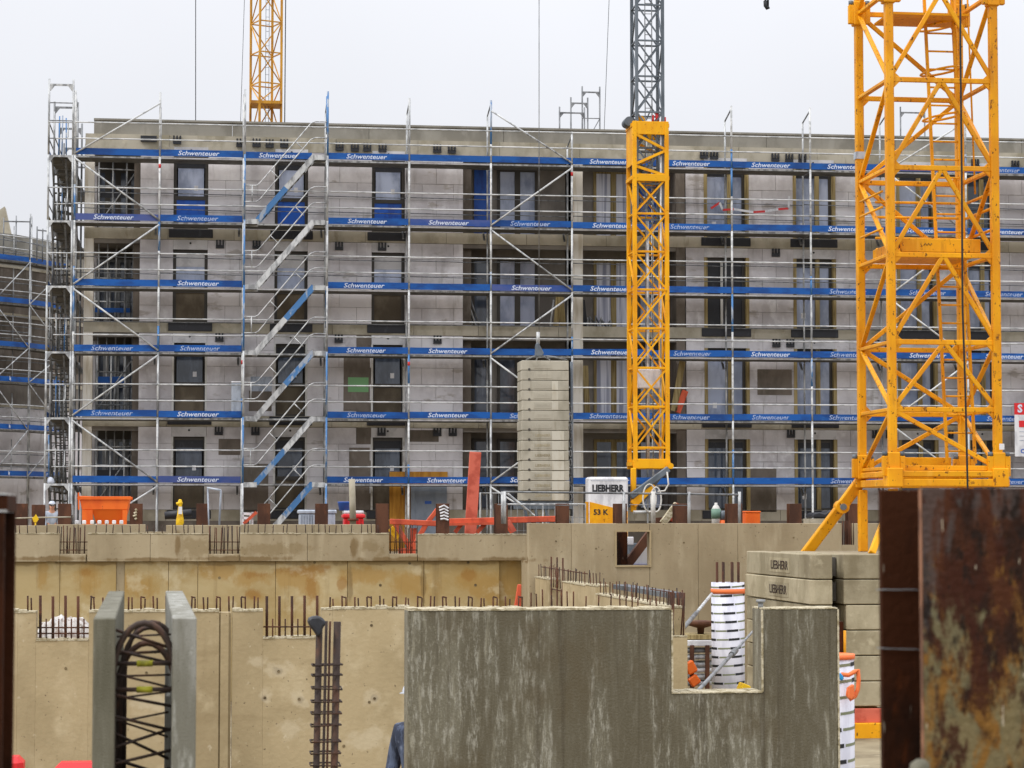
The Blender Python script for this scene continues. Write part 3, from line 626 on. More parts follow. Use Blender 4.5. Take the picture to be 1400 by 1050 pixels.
for k, z in enumerate(ZD):                        # hanging tubes and tools kept on the end decks
    for q in range(4):
        x = xa + .1 + .13 * q + random.uniform(-.03, .03); tube('upright_rail', (x, YS + .6 + .2 * q, z + .02), (x + random.uniform(-.02, .03), YS + .6 + .2 * q, z + 1.3 + random.uniform(-.4, .3)), .02, random.choice((M_galv, M_galvd, M_bluest)), end)
# last steps on top of the end scaffold
for s in range(3):
    bar('top_rung', (xa + .03, YS - .02, ZD[5] + .5 + s * .55), (xb - .03, YS - .02, ZD[5] + .5 + s * .55), .03, .03, M_galvd, end)

# scaffold tops standing behind the roof
def rooftower(px0, px1, py, Y, label, n=2, dz=.0):
    x0, x1 = FX(px0, Y, 150), FX(px1, Y, 150); zt = FZ(py, Y, px0)
    t = thing('roof_scaffold', label, 'scaffold', ((x0 + x1) / 2, Y, GRD), 'scaffold tops behind the roof')
    for x in (x0, x1): tube('standard', (x, Y, GRD), (x, Y, zt), .03, M_galvd, t, 8)
    zh = zt - .22
    bar('frame_head', (x0, Y, zh), (x1, Y, zh), .05, .05, M_galvd, t)
    for sx, x in ((1, x0), (-1, x1)):
        b = MB(); b.prism([(x, zh - .02), (x + sx * .16, zh - .02), (x, zh - .22)], Y - .02, Y + .02); b.build('corner_gusset', M_galvd, t)
    for h in (1.0, 1.45): tube('guardrail', (x0, Y - .04, zh - h), (x1, Y - .04, zh - h), .018, M_galvd, t)
    tube('diagonal_brace', (x0, Y + .05, zh - 2.2), (x1, Y + .05, zh - 1.0), .018, M_galvd, t)
    return t
rooftower(796, 820, 118, 86.5, 'tallest scaffold frame rising behind the roof left of the yellow and grey crane')
rooftower(780.5, 803.5, 133, 85.6, 'middle scaffold frame behind the roof, one step lower than the tallest')
rooftower(765, 799, 146, 84.8, 'lowest scaffold frame behind the roof at the end of the roof stair')
rooftower(1231, 1264, 146, 86, 'scaffold frame behind the roof seen through the big yellow crane mast')

# ------------------------------------------------------------------ neighbouring building and its scaffold, far left
YN = 97.0
nb = thing('neighbour_building', 'grey curved building shell behind the left end of the scaffold', 'building', (-14, YN + 4, GRD))
def NX(px): return FX(px, YN, 500)
pts = [(NX(-60), YN - 2.4), (NX(-20), YN - 1.0), (NX(20), YN + .2), (NX(60), YN + 2.0), (NX(110), YN + 5.0)]
for (ax, ay), (bx, by) in zip(pts, pts[1:]):
    for zz0, zz1, mm, nm_ in ((GRD, 2.2, M_block, 'wall'), (2.35, 4.6, M_block, 'wall'), (4.75, 5.6, M_room, 'wall'), (5.75, 8.3, M_plast, 'window_band'), (8.45, 10.3, M_plast, 'window_band'), (10.4, 11.7, M_para, 'wall'), (2.2, 2.35, M_room, 'slab'), (4.6, 4.75, M_band, 'slab'), (5.6, 5.75, M_band, 'slab'), (8.3, 8.45, M_band, 'slab'), (10.3, 10.4, M_band, 'slab')):
        o_ = .06 if nm_ == 'slab' else 0
        b = MB(); n = 0
        b.v = [(ax, ay - o_, zz0), (bx, by - o_, zz0), (bx, by + 4, zz0), (ax, ay + 4, zz0), (ax, ay - o_, zz1), (bx, by - o_, zz1), (bx, by + 4, zz1), (ax, ay + 4, zz1)]
        b.f = [(0, 1, 5, 4), (1, 2, 6, 5), (2, 3, 7, 6), (3, 0, 4, 7), (4, 5, 6, 7), (3, 2, 1, 0)]
        b.build(nm_, mm, nb)
b = MB(); b.prism([(NX(-30), 12.2), (NX(2), 12.9), (NX(14), 11.4), (NX(-30), 10.8)], YN + .5, YN + 1.2); b.build('gable', M_band, nb)
ns = thing('neighbour_scaffold', 'dense grey scaffold with blue boards on the curved building at the far left', 'scaffold', (-12, YN - 1, GRD), None)
sp = [(NX(-46), YN - 3.4), (NX(-4), YN - 2.0), (NX(41), YN - .7), (NX(86), YN + 1.6)]
nz_ = [FZ(p, YN - 1.5, 20) for p in (651, 587, 522, 474, 414, 356)]
for n_, (ax, ay) in enumerate(sp):
    for dy in (0, .75): tube('standard', (ax, ay + dy, GRD), (ax, ay + dy, nz_[-1] + (2.0 if n_ != 1 else 1.9)), .032, M_galv, ns)
    bar('frame_head', (ax, ay, nz_[-1] + 1.6), (ax, ay + .75, nz_[-1] + 1.6), .05, .05, M_galvd, ns)
for (ax, ay), (bx, by) in zip(sp, sp[1:]):
    L = Vector((bx - ax, by - ay, 0)); ang = math.atan2(L.y, L.x)
    for k, z in enumerate(nz_):
        o = bpy.data.objects.new('deck_plank', cbox(L.length - .06, .62, .07, M_deck)); o.rotation_euler = (0, 0, ang); finish(o, ns, ((ax + bx) / 2, (ay + by) / 2 + .4, z - .04))
        o = bpy.data.objects.new('toe_board', cbox(L.length - .08, .025, .2, M_blue)); o.rotation_euler = (0, 0, ang); finish(o, ns, ((ax + bx) / 2, (ay + by) / 2 - .04, z + .12))
        if k < 3: text('lettering', TXTS, .22, M_print, o, ((ax + bx) / 2, (ay + by) / 2 - .062, z + .12), shear=.25, bold=.006, width=1.26, rot=(math.pi / 2, 0, ang))
        for h in (.5, 1.0): tube('guardrail', (ax, ay - .03, z + h), (bx, by - .03, z + h), .022, M_galvl, ns)
        for h in (.4, .9): tube('inner_guardrail', (ax, ay + .8, z + h), (bx, by + .8, z + h), .018, M_galvd, ns)
        for f in (.5,): tube('post', (ax + L.x * f, ay + L.y * f + .78, z), (ax + L.x * f, ay + L.y * f + .78, z + 1.5), .024, M_galv, ns)
    for k in range(5):
        p, q = ((ax, ay, nz_[k]), (bx, by, nz_[k + 1])); 
        if k % 2: p, q = (bx, by, nz_[k]), (ax, ay, nz_[k + 1])
        tube('diagonal_brace', (p[0], p[1] - .08, p[2]), (q[0], q[1] - .08, q[2]), .024, M_galv, ns)
for j in range(4):
    zz = nz_[3] + .02 + j * .62
    tube('ledger', (sp[0][0], sp[0][1] + .3, zz), (sp[2][0], sp[2][1] + .3, zz), .024, M_galvd, ns)
for px, lab in ((7, 0), (23, 1), (41, 2), (50, 3), (57, 4)):
    tube('top_post', (NX(px), YN - 1.5 + .3 * lab, nz_[-1] + .1), (NX(px), YN - 1.5 + .3 * lab, FZ((304, 300, 302, 312, 314)[lab], YN, px)), .028, M_galvd, ns)
bar('frame_head', (NX(7), YN - 1.5, FZ(309, YN, 7)), (NX(41), YN - .9, FZ(307, YN, 41)), .05, .05, M_galvd, ns)
bar('frame_head', (NX(50), YN - .6, FZ(317, YN, 50)), (NX(62), YN - .3, FZ(317, YN, 62)), .05, .05, M_galvd, ns)
for p_ in (330, 345): tube('guardrail', (NX(7), YN - 1.5, FZ(p_, YN, 7)), (NX(70), YN, FZ(p_ + 10, YN, 70)), .018, M_galvd, ns)

# ------------------------------------------------------------------ lattice mast helper
def lattice(par, cx, cy, wx, wy, zs, leg, brc, m, pattern, rot=0, legs=True, brz=None):
    ca, sa = math.cos(rot), math.sin(rot)
    def P(u, v, z): return Vector((cx + u * ca - v * sa, cy + u * sa + v * ca, z))
    hx, hy = wx / 2, wy / 2
    cn = [(-hx, -hy), (hx, -hy), (hx, hy), (-hx, hy)]
    z0, z1 = zs[0], zs[-1]
    if legs:
        for u, v in cn:
            o = bpy.data.objects.new('leg', cbox(leg, leg, z1 - z0, m, leg * .12)); o.rotation_euler = (0, 0, rot); finish(o, par, P(u, v, (z0 + z1) / 2))
    for fi in range(4):
        (u0, v0), (u1, v1) = cn[fi], cn[(fi + 1) % 4]
        for i, z in enumerate(zs):
            bar('horizontal_brace', P(u0, v0, z), P(u1, v1, z), brc, brc * .7, m, par, brc * .1)
        for i, (a, c) in enumerate(zip(zs, zs[1:])):
            A0, A1, B0, B1 = P(u0, v0, a), P(u1, v1, a), P(u0, v0, c), P(u1, v1, c)
            pt = pattern[fi] if not callable(pattern) else pattern(fi, i)
            if pt == 'A':
                mid = (B0 + B1) / 2
                bar('diagonal_brace', A0 + (mid - A0) * .02, mid, brc * .9, brc * .62, m, par, brc * .1); bar('diagonal_brace', A1, mid, brc * .9, brc * .62, m, par, brc * .1)
            elif pt == 'X':
                bar('diagonal_brace', A0, B1, brc * .8, brc * .55, m, par); bar('diagonal_brace', A1, B0, brc * .8, brc * .5, m, par)
            elif pt == '/': bar('diagonal_brace', A0, B1, brc * .9, brc * .62, m, par, brc * .1)
            elif pt == '\\': bar('diagonal_brace', A1, B0, brc * .9, brc * .62, m, par, brc * .1)
    return P
# big yellow crane on the right -------------------------------------------------
YM = 36.0
ml_, mr_ = FX(1217.5, YM, 330), FX(1360.5, YM, 330)
wM = mr_ - ml_; mcx, mcy = (ml_ + mr_) / 2, YM + wM / 2
big = thing('tower_crane', 'large yellow lattice crane mast standing on stacked concrete ballast at the right', 'tower crane', (mcx, mcy, FLOOR))
zz = [FZ(p, YM, 1285) for p in (640, 560, 468, 349, 230, 110, -10, -130)]
def pat(f, i):
    if i == 0: return '\\' if f in (0, 2) else '/'
    if f == 0: return 'A'
    if f == 1: return '\\' if i % 2 else '/'
    if f == 2: return '/' if i % 2 else '\\'
    return '\\' if i % 2 else '/'
zz = [zz[0], zz[1], zz[2], zz[3], zz[4], zz[5], zz[6], zz[7]]
PM = lattice(big, mcx, mcy, wM, wM, zz, .132, .08, M_yel, pat)
zp = FZ(349, YM, 1285)
for (x0, x1, y0, y1) in ((ml_ + .2, mr_ - .2, mcy - .75, mcy - .7), (ml_ + .2, mr_ - .2, mcy + .62, mcy + .67)):
    box('platform_board', x0, x1, y0, y1, zp + .06, zp + .28, M_yel, big, .01)
box('platform_board', ml_ + .14, ml_ + .19, mcy - .7, mcy + .62, zp + .02, zp + .24, M_yel, big, .01)
box('platform_floor', ml_ + .2, mr_ - .2, mcy - .7, mcy + .62, zp + .02, zp + .06, M_yel, big)
zp2 = FZ(12, YM, 1285)
box('platform_floor', ml_ + .2, mr_ - .2, mcy - .3, mcy + .62, zp2 + .02, zp2 + .06, M_yel, big)
for h in (.45, .8, 1.05):
    tube('platform_rail', (ml_ + .2, mcy + .66, zp + h), (mr_ - .1, mcy + .66, zp + h), .022, M_yel, big)
    tube('platform_rail', (ml_ - .05, mcy - .6, zp + h), (ml_ - .05, mcy + .66, zp + h), .02, M_yel, big); tube('platform_rail', (mr_ + .03, mcy - .6, zp + h), (mr_ + .03, mcy + .66, zp + h), .026, M_yel, big)
# splice collars, gussets and bolts at the mast joints
for u in (-wM / 2, wM / 2):
    for v in (-wM / 2, wM / 2):
        for z in (zz[6], zz[0] + .05):
            p = PM(u, v, z)
            box('splice_collar', p.x - .1, p.x + .1, p.y - .1, p.y + .1, z - .2, z + .2, M_yel, big, .015)
            for s in (-.14, .14): 
                box('splice_lug', p.x + s - .045, p.x + s + .045, p.y - .09, p.y + .0, z - .18, z + .14, M_yel, big, .01); tube('splice_bolt', (p.x + s, p.y - .05, z + .142), (p.x + s, p.y - .05, z + .21), .042, M_cgrey, big, 8)
        for z in zz[1:6]:
            p = PM(u, v, z); sg = -1 if u > 0 else 1
            b = MB(); b.prism([(p.x + sg * .07, z - .14), (p.x + sg * .17, z - .04), (p.x + sg * .17, z + .04), (p.x + sg * .07, z + .13)], p.y - .02, p.y + .02); b.build('gusset_plate', M_yel, big)
p = PM(-wM / 2, wM / 2, FZ(213, YM + wM, 1173)); box('tape_band', p.x - .08, p.x + .08, p.y - .08, p.y + .08, p.z - .06, p.z + .06, M_greyp, big)
box('id_plate', mr_ - .02, mr_ + .06, YM - .15, YM - .137, FZ(615, YM, 1363), FZ(607, YM, 1363), M_white, big)
wire('scuff_mark', [(FX(1266 + 2.2 * i, YM + .1), mcy - .753, zp + .18 + (.022 if i % 2 else -.012)) for i in range(6)], .006, M_ink, big)
# ladder with cage hoops
lx0, lx1 = FX(1268, mcy + .1, 100), FX(1306, mcy + .1, 100); ly = mcy + .15
zt, zb_ = zz[-1], zz[0] + .1
lean = FX(1295, ly, 620) - lx0
def LX(x, z): return x + lean * (zt * .8 - z) / (zt * .8 - zb_)
for x in (lx0, lx1): bar('ladder_rail', (LX(x, zt), ly, zt), (LX(x, zb_), ly, zb_), .045, .05, M_yel, big)
z = zb_ + .2
while z < zt: 
    tube('ladder_rung', (LX(lx0, z), ly, z), (LX(lx1, z), ly, z), .016, M_yel, big); z += .3
for z in [FZ(p, ly, 1290) for p in (92, 155, 30, -40)]:
    c = (LX(lx0, z) + LX(lx1, z)) / 2 + .1
    wire('cage_hoop', [(c + .34 * math.cos(a), ly + .32 + .36 * math.sin(a), z + .06 * math.cos(a)) for a in [i * math.pi / 8 for i in range(16)]], .02, M_yel, big, closed=True)
for dx in (.2, .42): tube('cage_strap', (LX(lx1, zt) + dx, ly + .4, zt), (LX(lx1, zz[3]) + dx - .1, ly + .4, zz[4] - .2), .016, M_yel, big)
# base frame, struts and foot beams
zb0, zb1 = FZ(668, YM, 1285), FZ(652, YM, 1285)
for a, th_ in ((FZ(648, YM, 1285), .095), (FZ(660, YM, 1285), .12)):
    for (p, q) in (((ml_ - .12, YM - .08), (mr_ + .15, YM - .08)), ((ml_ - .12, mcy + wM / 2), (mr_ + .15, mcy + wM / 2))):
        bar('base_beam', (*p, a), (*q, a), th_, .12, M_yel, big, .012)
    for x in (ml_, mr_): bar('base_beam', (x, YM - .0, a), (x, mcy + wM / 2 - .08, a), .12, th_, M_yel, big, .012)
for x in (ml_, mr_): box('corner_block', x - .13, x + .13, YM - .16, YM + .1, FZ(666, YM, 1285), FZ(640, YM, 1285), M_yel, big, .015)
box('base_web', ml_ + .25, mr_ - .3, mcy + .55, mcy + .6, FZ(642, YM, 1285), FZ(622, YM, 1285), M_yel, big, .01)
zbal = -.51
for sx in (-1, 1):
    for sy in (-1, 1):
        c = PM(sx * wM / 2, sy * wM / 2, zb0 - .1)
        bar('column_leg', (c.x, c.y, zb0), (c.x, c.y, zbal), .14, .14, M_yel, big, .012)
        k = (c.x + sx * .28, c.y + sy * .3, zb0 - .28)
        e = (c.x + sx * .82, c.y + sy * .9, zbal - .15)
        if sy > 0:
            bar('strut', k, e, .17, .15, M_yel, big, .015)
            tube('hinge_pin', (k[0], k[1] - .12, k[2]), (k[0], k[1] + .12, k[2]), .11, M_yel, big, 16); tube('hinge_bolt', (k[0], k[1] - .15, k[2]), (k[0], k[1] + .15, k[2]), .055, M_cgrey, big, 12)
            bar('strut_head', (c.x, c.y, zb1), k, .18, .14, M_yel, big, .015)
        else:
            bar('strut', (c.x + sx * .1, c.y, zb0 - .4), (c.x + sx * .5, c.y - .5, zbal), .1, .09, M_yel, big, .01)
    bar('knee_brace', (mcx + sx * (wM / 2 - .05), YM, zbal + .1), (mcx + sx * (wM / 2 - .75), YM, zb0 - .15), .1, .08, M_yel, big)
# ballast blocks
bxl = FX(1109, 34.6, 780); YB0, YB1 = 34.6, 38.9
bw = [(bxl, FX(1138, 34.6, 780), YB0, 0), (FX(1155, 34.7, 780), FX(1155, 34.7, 780) + 3.6, YB0 + .1, 1)]
hgt = .385
for li in range(6):
    z1 = zbal - li * hgt
    for x0, x1, yy, c in bw:
        dx = random.uniform(-.02, .02)
        b = MB()
        if c == 0:
            pl = [(x0 + dx, yy + .06), (x0 + dx + .06, yy), (x1, yy), (x1, YB1 - .1), (x1 - .06, YB1), (x0 + dx, YB1)]
        else:
            pl = [(x0 + dx, yy), (x1, yy), (x1, YB1 - .2), (x0 + dx, YB1 - .2)]
        k = len(pl)
        b.v = [(x, y, z1 - hgt + .014) for x, y in pl] + [(x, y, z1) for x, y in pl]
        b.f = [tuple(range(k)), tuple(range(k, 2 * k))] + [(i, (i + 1) % k, k + (i + 1) % k, k + i) for i in range(k)]
        o = b.build('ballast_block', M_ball, big, bevel=.012)
        if c == 0 and li < 2:
            ym = at(1060, 770, 36.5).y
            pn = box('name_panel', x0 + dx - .006, x0 + dx + .004, ym - .55, ym + .75, z1 - .31, z1 - .08, M_ball, o)
            text('lettering', 'LIEBHERR', .2, M_rebard, o, (x0 + dx - .01, ym + .1, z1 - .2), rot=(math.pi / 2, 0, -math.pi / 2), width=1.1, extrude=.003)
    box('gap_filler', bw[0][1] + .002, bw[1][0] - .03, YB0 + .5, YB1 - .5, z1 - hgt + .05, z1 - .05, M_dark, big)  # dark filler stands in for the shaded gap between the stacks
zbb = zbal - 6 * hgt
bar('foot_beam', (bxl + .25, YB0 + .2, zbb - .13), (bxl + 5.0, YB0 + .2, zbb - .13), .22, .2, M_salm, big, .01)
bar('foot_beam', (bxl + .3, YB0 + .1, zbb - .36), (bxl + 5.0, YB0 + .1, zbb - .36), .25, .2, M_yel, big, .01)
for sx in (0, 4.0): box('foot_pad', bxl + .5 + sx, bxl + 1.1 + sx, YB0 + .3, YB0 + .9, FLOOR, zbb - .01, M_yel, big)
for sx in (0, 2.6): box('foot_pad', bxl + .5 + sx, bxl + 1.1 + sx, YB1 - .9, YB1 - .3, FLOOR, zbb - .01, M_yel, big)
wire('power_cable', [at(1313, -120, YM - .35), at(1313, 60, YM - .3), at(1315, 250, YM - .28), at(1316, 420, YM - .3), at(1320, 540, YM - .28), at(1323, 668, YM - .3), at(1322, 745, YM - .3)], .016, M_ink, big)

# yellow and grey self erecting crane before the facade ---------------------------
YK = 62.0
kl, kr = FX(868, YK, 400), FX(912, YK, 400); wK = kr - kl; kcx, kcy = (kl + kr) / 2, YK + wK / 2
k53 = thing('self_erecting_crane', 'slim yellow and grey telescoping crane mast with white cabinet and stacked ballast before the scaffold', 'tower crane', (kcx, kcy, GRD))
zk = [FZ(p, YK, 890) for p in (612, 556, 503, 449, 396, 344, 292, 243)]
lattice(k53, kcx, kcy, wK, wK, zk, .1, .06, M_yel2, lambda f, i: 'X' if f in (0, 2) else ('/' if i % 2 else '\\'), legs=False)
ztop = FZ(166, YK, 890); zbt = FZ(640, YK, 890)
for u in (-1, 1):
    for v in (-1, 1): box('leg', kcx + u * wK / 2 - .055, kcx + u * wK / 2 + .055, kcy + v * wK / 2 - .055, kcy + v * wK / 2 + .055, zbt, ztop, M_yel2, k53, .008)
zh = [FZ(p, YK, 890) for p in (240, 222, 195, 172)]
for v in (-1, 1):
    bar('head_beam', (kl, kcy + v * wK / 2, ztop - .18), (kr, kcy + v * wK / 2, ztop - .18), .36, .06, M_yel2, k53, .01)
    bar('collar_beam', (kl, kcy + v * wK / 2 - .002, FZ(243, YK, 890)), (kr, kcy + v * wK / 2 - .002, FZ(243, YK, 890)), .2, .1, M_yel2, k53, .01)
    bar('diagonal_brace', (kr, kcy + v * wK / 2, FZ(205, YK, 890)), (kl, kcy + v * wK / 2, FZ(183, YK, 890)), .07, .06, M_yel2, k53); bar('diagonal_brace', (kr, kcy + v * wK / 2, FZ(205, YK, 890)), (kl, kcy + v * wK / 2, FZ(225, YK, 890)), .07, .06, M_yel2, k53)
    bar('diagonal_brace', (kl, kcy + v * wK / 2, FZ(227, YK, 890)), (kr, kcy + v * wK / 2, FZ(240, YK, 890)), .07, .06, M_yel2, k53)
    bar('foot_beam', (kl - .06, kcy + v * wK / 2, FZ(634, YK, 890)), (kr + .06, kcy + v * wK / 2, FZ(634, YK, 890)), .26, .12, M_yel2, k53, .01)
for u in (-1, 1):
    for z in (FZ(243, YK, 890), FZ(634, YK, 890), ztop - .1): bar('side_beam', (kcx + u * wK / 2, kl * 0 + kcy - wK / 2, z), (kcx + u * wK / 2, kcy + wK / 2, z), .16, .1, M_yel2, k53)
box('side_panel', kl - .06, kl - .03, kcy - wK / 2 + .05, kcy + wK / 2, FZ(225, YK, 868), ztop - .05, M_yel2, k53, .01)
tube('head_pulley', (kl - .1, kcy - .25, ztop + .03), (kl - .1, kcy + .25, ztop + .03), .13, M_cgrey, k53, 16); tube('head_pulley', (kl + .2, kcy - .3, ztop + .06), (kl + .2, kcy - .1, ztop + .06), .12, M_yel2, k53, 16)
# inner grey mast
wi = .72; zi0, zi1 = FZ(300, YK, 890), FZ(-140, YK, 890)
ni_ = [zi1 - (zi1 - zi0) * i / 9 for i in range(10)][::-1]
lattice(k53, kcx, kcy, wi, wi, ni_, .085, .05, M_cgrey, lambda f, i: 'X' if f in (0, 2) else ('/' if i % 2 else '\\'))
for x in (-.05, .14): tube('ladder_rail', (kcx + x, kcy + .05, zbt), (kcx + x, kcy + .05, zi1), .015, M_galvd, k53)
z = zbt
while z < zi1: tube('ladder_rung', (kcx - .05, kcy + .05, z), (kcx + .14, kcy + .05, z), .01, M_galvd, k53, 5); z += .29
tube('hoist_tube', (kcx - .02, kcy - .1, zbt), (kcx - .02, kcy - .1, zi0), .035, M_galv, k53); tube('hoist_tube', (kcx + .26, kcy - .38, zbt + .1), (kcx + .3, kcy - .38, ztop - .3), .03, M_galv, k53)
tube('red_rope_clamp', (kcx + .22, kcy - .3, ztop), (kcx + .2, kcy - .3, ztop + .3), .05, M_redst, k53); tube('red_rope_clamp', (kcx + .42, kcy - .3, ztop), (kcx + .42, kcy - .3, ztop + .15), .04, M_redst, k53); tube('red_rope_clamp', (kcx + .1, kcy - .3, ztop), (kcx + .1, kcy - .3, ztop + .2), .03, M_redst, k53)
box('white_panel', FX(873, YK + .3), FX(904, YK + .3), YK + .25, YK + .45, FZ(530, YK, 890), FZ(504, YK, 890), M_white, k53, .02)
# ballast tower
b0, b1 = FX(713.5, 62.2, 590), FX(778, 62.2, 590)
zb_t, zb_b = FZ(493, 62.2, 740), FZ(685, 62.2, 740)
nbk = 14; hh = (zb_t - zb_b) / nbk
xp = [FX(p, 62.2, 590) for p in (730, 754, 771)]
for i in range(nbk):
    z1 = zb_t - i * hh; z0 = z1 - hh + .012
    dx = random.uniform(-.012, .012); low = i >= 7
    mm = M_ballpale
    o = box('ballast_block', b0 + dx, b1 + dx, 62.2, 63.1, z0, z1, mm, k53, .012)
    box('name_panel', xp[0], xp[1], 62.192, 62.21, z0 + .05, z1 - .05, mm, o)
    text('lettering', 'LIEBHERR', .1, M_ballpale if not low else M_ball, o, ((xp[0] + xp[1]) / 2, 62.19, (z0 + z1) / 2), width=.42, bold=.002)
    tube('lifting_eye', (b0 + .2, 62.19, z0 + .02), (b0 + .2, 62.24, z0 + .02), .035, M_dark, o, 8)
    if i in (2, 3, 4) or low: box('chalk_face', xp[1] + .01, xp[2] if low else xp[1] + .18, 62.194, 62.21, z0 + .012, z1 - .012, M_ballwhite, o)
for i in range(11):
    z = FZ(560 + i * 12, 62.4, 782)
    wire('chain_link', [(b1 + .06 + .035 * math.cos(a), 62.35, z + .09 * math.sin(a)) for a in [j * math.pi / 5 for j in range(10)]], .014, M_galvd, k53, 5, True)
tube('ballast_guide', (b1 + .13, 62.6, zb_b - .4), (b1 + .13, 62.6, zb_t), .04, M_cgrey, k53)
box('ballast_cradle', b0 - .05, b1 + .1, 62.25, 63.55, zb_b - .22, zb_b - .005, M_cgrey, k53, .01)
for s in range(5): bar('cradle_brace', (b0 + .1 + s * .28, 62.3, zb_b - .22), (b0 + .3 + s * .28, 62.3, GRD + .2), .07, .07, M_cgrey, k53)
# cabinet
c0, c1 = FX(805, 61.6, 690), FX(859, 61.6, 690); cz0, cz1 = GRD + .35, FZ(652, 61.6, 830)
cb = box('control_cabinet', c0, c1, 61.6, 62.2, cz0, cz1, M_white, k53, .05)
zl, zr = FZ(686, 61.6, 801), FZ(693, 61.6, 845); ztr = FZ(699, 61.6, 859)
b = MB(); b.prism([(c0 + .02, cz0 + .03), (c1 - .02, cz0 + .03), (c1 - .02, ztr), (c0 + .02, zl)], 61.585, 61.598); b.build('yellow_flash', M_yel2, cb)
box('yellow_side', c0 - .012, c0 - .002, 61.64, 62.14, cz0 + .03, zl, M_yel2, cb)
text('maker_name', 'LIEBHERR', .25, M_ink, cb, ((c0 + c1) / 2 - .02, 61.594, FZ(668, 61.6, 830)), width=.86, bold=.012)
text('model_mark', '53 K', .2, M_ink, cb, (FX(821, 61.6, 690), 61.58, FZ(700.5, 61.6, 820)), width=.4, bold=.006)
box('door_seam', c0 + .05, c1 - .05, 61.592, 61.599, cz1 - .1, cz1 - .09, M_greyp, cb)
# lower boom parts, cables, undercarriage
pA, pB = at(862, 679, 61.7), at(914, 641, 61.7)
bar('boom_ram', pA, pB, .17, .15, M_cgrey, k53, .02); bar('boom_ram', at(872, 690, 61.9), at(900, 650, 61.9), .2, .15, M_cgrey, k53, .02)
bar('base_strut', at(865, 690, 61.75), at(893, 662, 61.75), .22, .16, M_yel2, k53, .02); bar('base_strut', at(866, 640, 61.9), at(866, 700, 61.9), .14, .14, M_yel2, k53, .02)
tube('boom_pin', at(917, 637, 61.65), at(917, 637, 61.95), .08, M_yel2, k53, 10)
tube('base_ram', at(892, 672, 61.5), at(892, 712, 61.5), .05, M_galv, k53, 8); tube('outrigger_tube', at(866, 700, 61.6), at(893, 700, 61.6), .04, M_galv, k53, 8)
for (cx, cy, rx, ry) in ((888, 681, 9, 19), (897, 683, 7, 17)):
    wire('cable_loop', [at(cx + rx * math.cos(a), cy + ry * math.sin(a), 61.4) for a in [j * math.pi / 10 for j in range(20)]], .022, M_wfr, k53, 6, True)
wire('cable_loop', [at(912, 645, 61.4), at(914, 662, 61.4), at(909, 671, 61.4), at(899, 672, 61.4)], .022, M_wfr, k53)
box('undercarriage', c0, kr + .2, 61.7, 63.4, GRD + .05, GRD + .34, M_cgrey, k53, .02); box('undercarriage', b0 - .1, c0 - .01, 62.2, 63.5, GRD + .05, GRD + .3, M_cgrey, k53, .02)
# hook hanging over the ballast
hk = thing('crane_hook', 'grey hook block on a single rope hanging just above the ballast tower', 'crane hook', at(737, 492, 62.9))
tube('rope', at(737, 455, 62.9), at(737, -160, 62.9), .012, M_galvd, hk)
tube('swivel', at(735.5, 470, 62.9), at(735.8, 454, 62.9), .05, M_galv, hk, 8)
b = MB(); q = [at(x, y, 62.8) for x, y in ((733, 470), (736, 468), (744, 483), (741, 487), (732, 487))]; b.prism([(v.x, v.z) for v in q], 62.8, 63.0); b.build('hook_block', M_cgrey, hk, bevel=.02)
for x, y in ((719, 492), (733, 493), (752, 492), (775, 492)): wire('sling', [at(737, 486, 62.9), at((737 + x) / 2, 485 + (y - 485) * .4, 62.9), at(x, y, 62.9)], .022, M_galvd, hk)
hk2 = thing('crane_hook', 'tiny dark load hook hanging from the sky between the two near cranes', 'crane hook', at(1048.5, 11, 60))
wire('hook', [at(1046.5, 1, 60), at(1046.8, 8, 60), at(1048.5, 11, 60), at(1051, 9.5, 60)], .055, M_ink, hk2); tube('chain', at(1050, 8, 60), at(1050, -30, 60), .03, M_ink, hk2); tube('chain', at(1046.5, 2, 60), at(1047, -30, 60), .03, M_ink, hk2)

# yellow crane far behind the roof ------------------------------------------------
YF = 112.0
fa, fb = FX(343, YF, 80), FX(384.5, YF, 80); wF = (fb - fa) / (math.cos(.38) + math.sin(.38)); fcx = (fa + fb) / 2
far = thing('tower_crane', 'distant amber lattice crane mast rising behind the flat roof at the left', 'tower crane', (fcx, YF, GRD))
zfs = [FZ(p, YF, 363) for p in (500, 310, 240, 190, 142, 116, 74, 32, -10, -52, -94)]
lattice(far, fcx, YF, wF, wF, zfs, .1, .062, M_amber, lambda f, i: ('/', '\\')[(i + f) % 2], rot=.38)
box('joint_collar', fcx - .75, fcx + .75, YF - .75, YF + .75, FZ(145, YF, 363), FZ(141, YF, 363), M_amber, far)
for x in (-.02, .14): tube('ladder_rail', (fcx + x, YF, zfs[0]), (fcx + x, YF, zfs[-1]), .014, M_cgrey, far)
z = zfs[1]
while z < zfs[-1]: tube('ladder_rung', (fcx - .02, YF, z), (fcx + .14, YF, z), .01, M_cgrey, far, 5); z += .35
for (a, c, d) in ((267.5, 267.5, .02), (388.5, 391, .025), (326, 336, .012), (823, 835, .014)):
    tube('hoist_rope', at(a, 260, YF - 4), at(c, -60, YF - 4), d, M_ink, far)

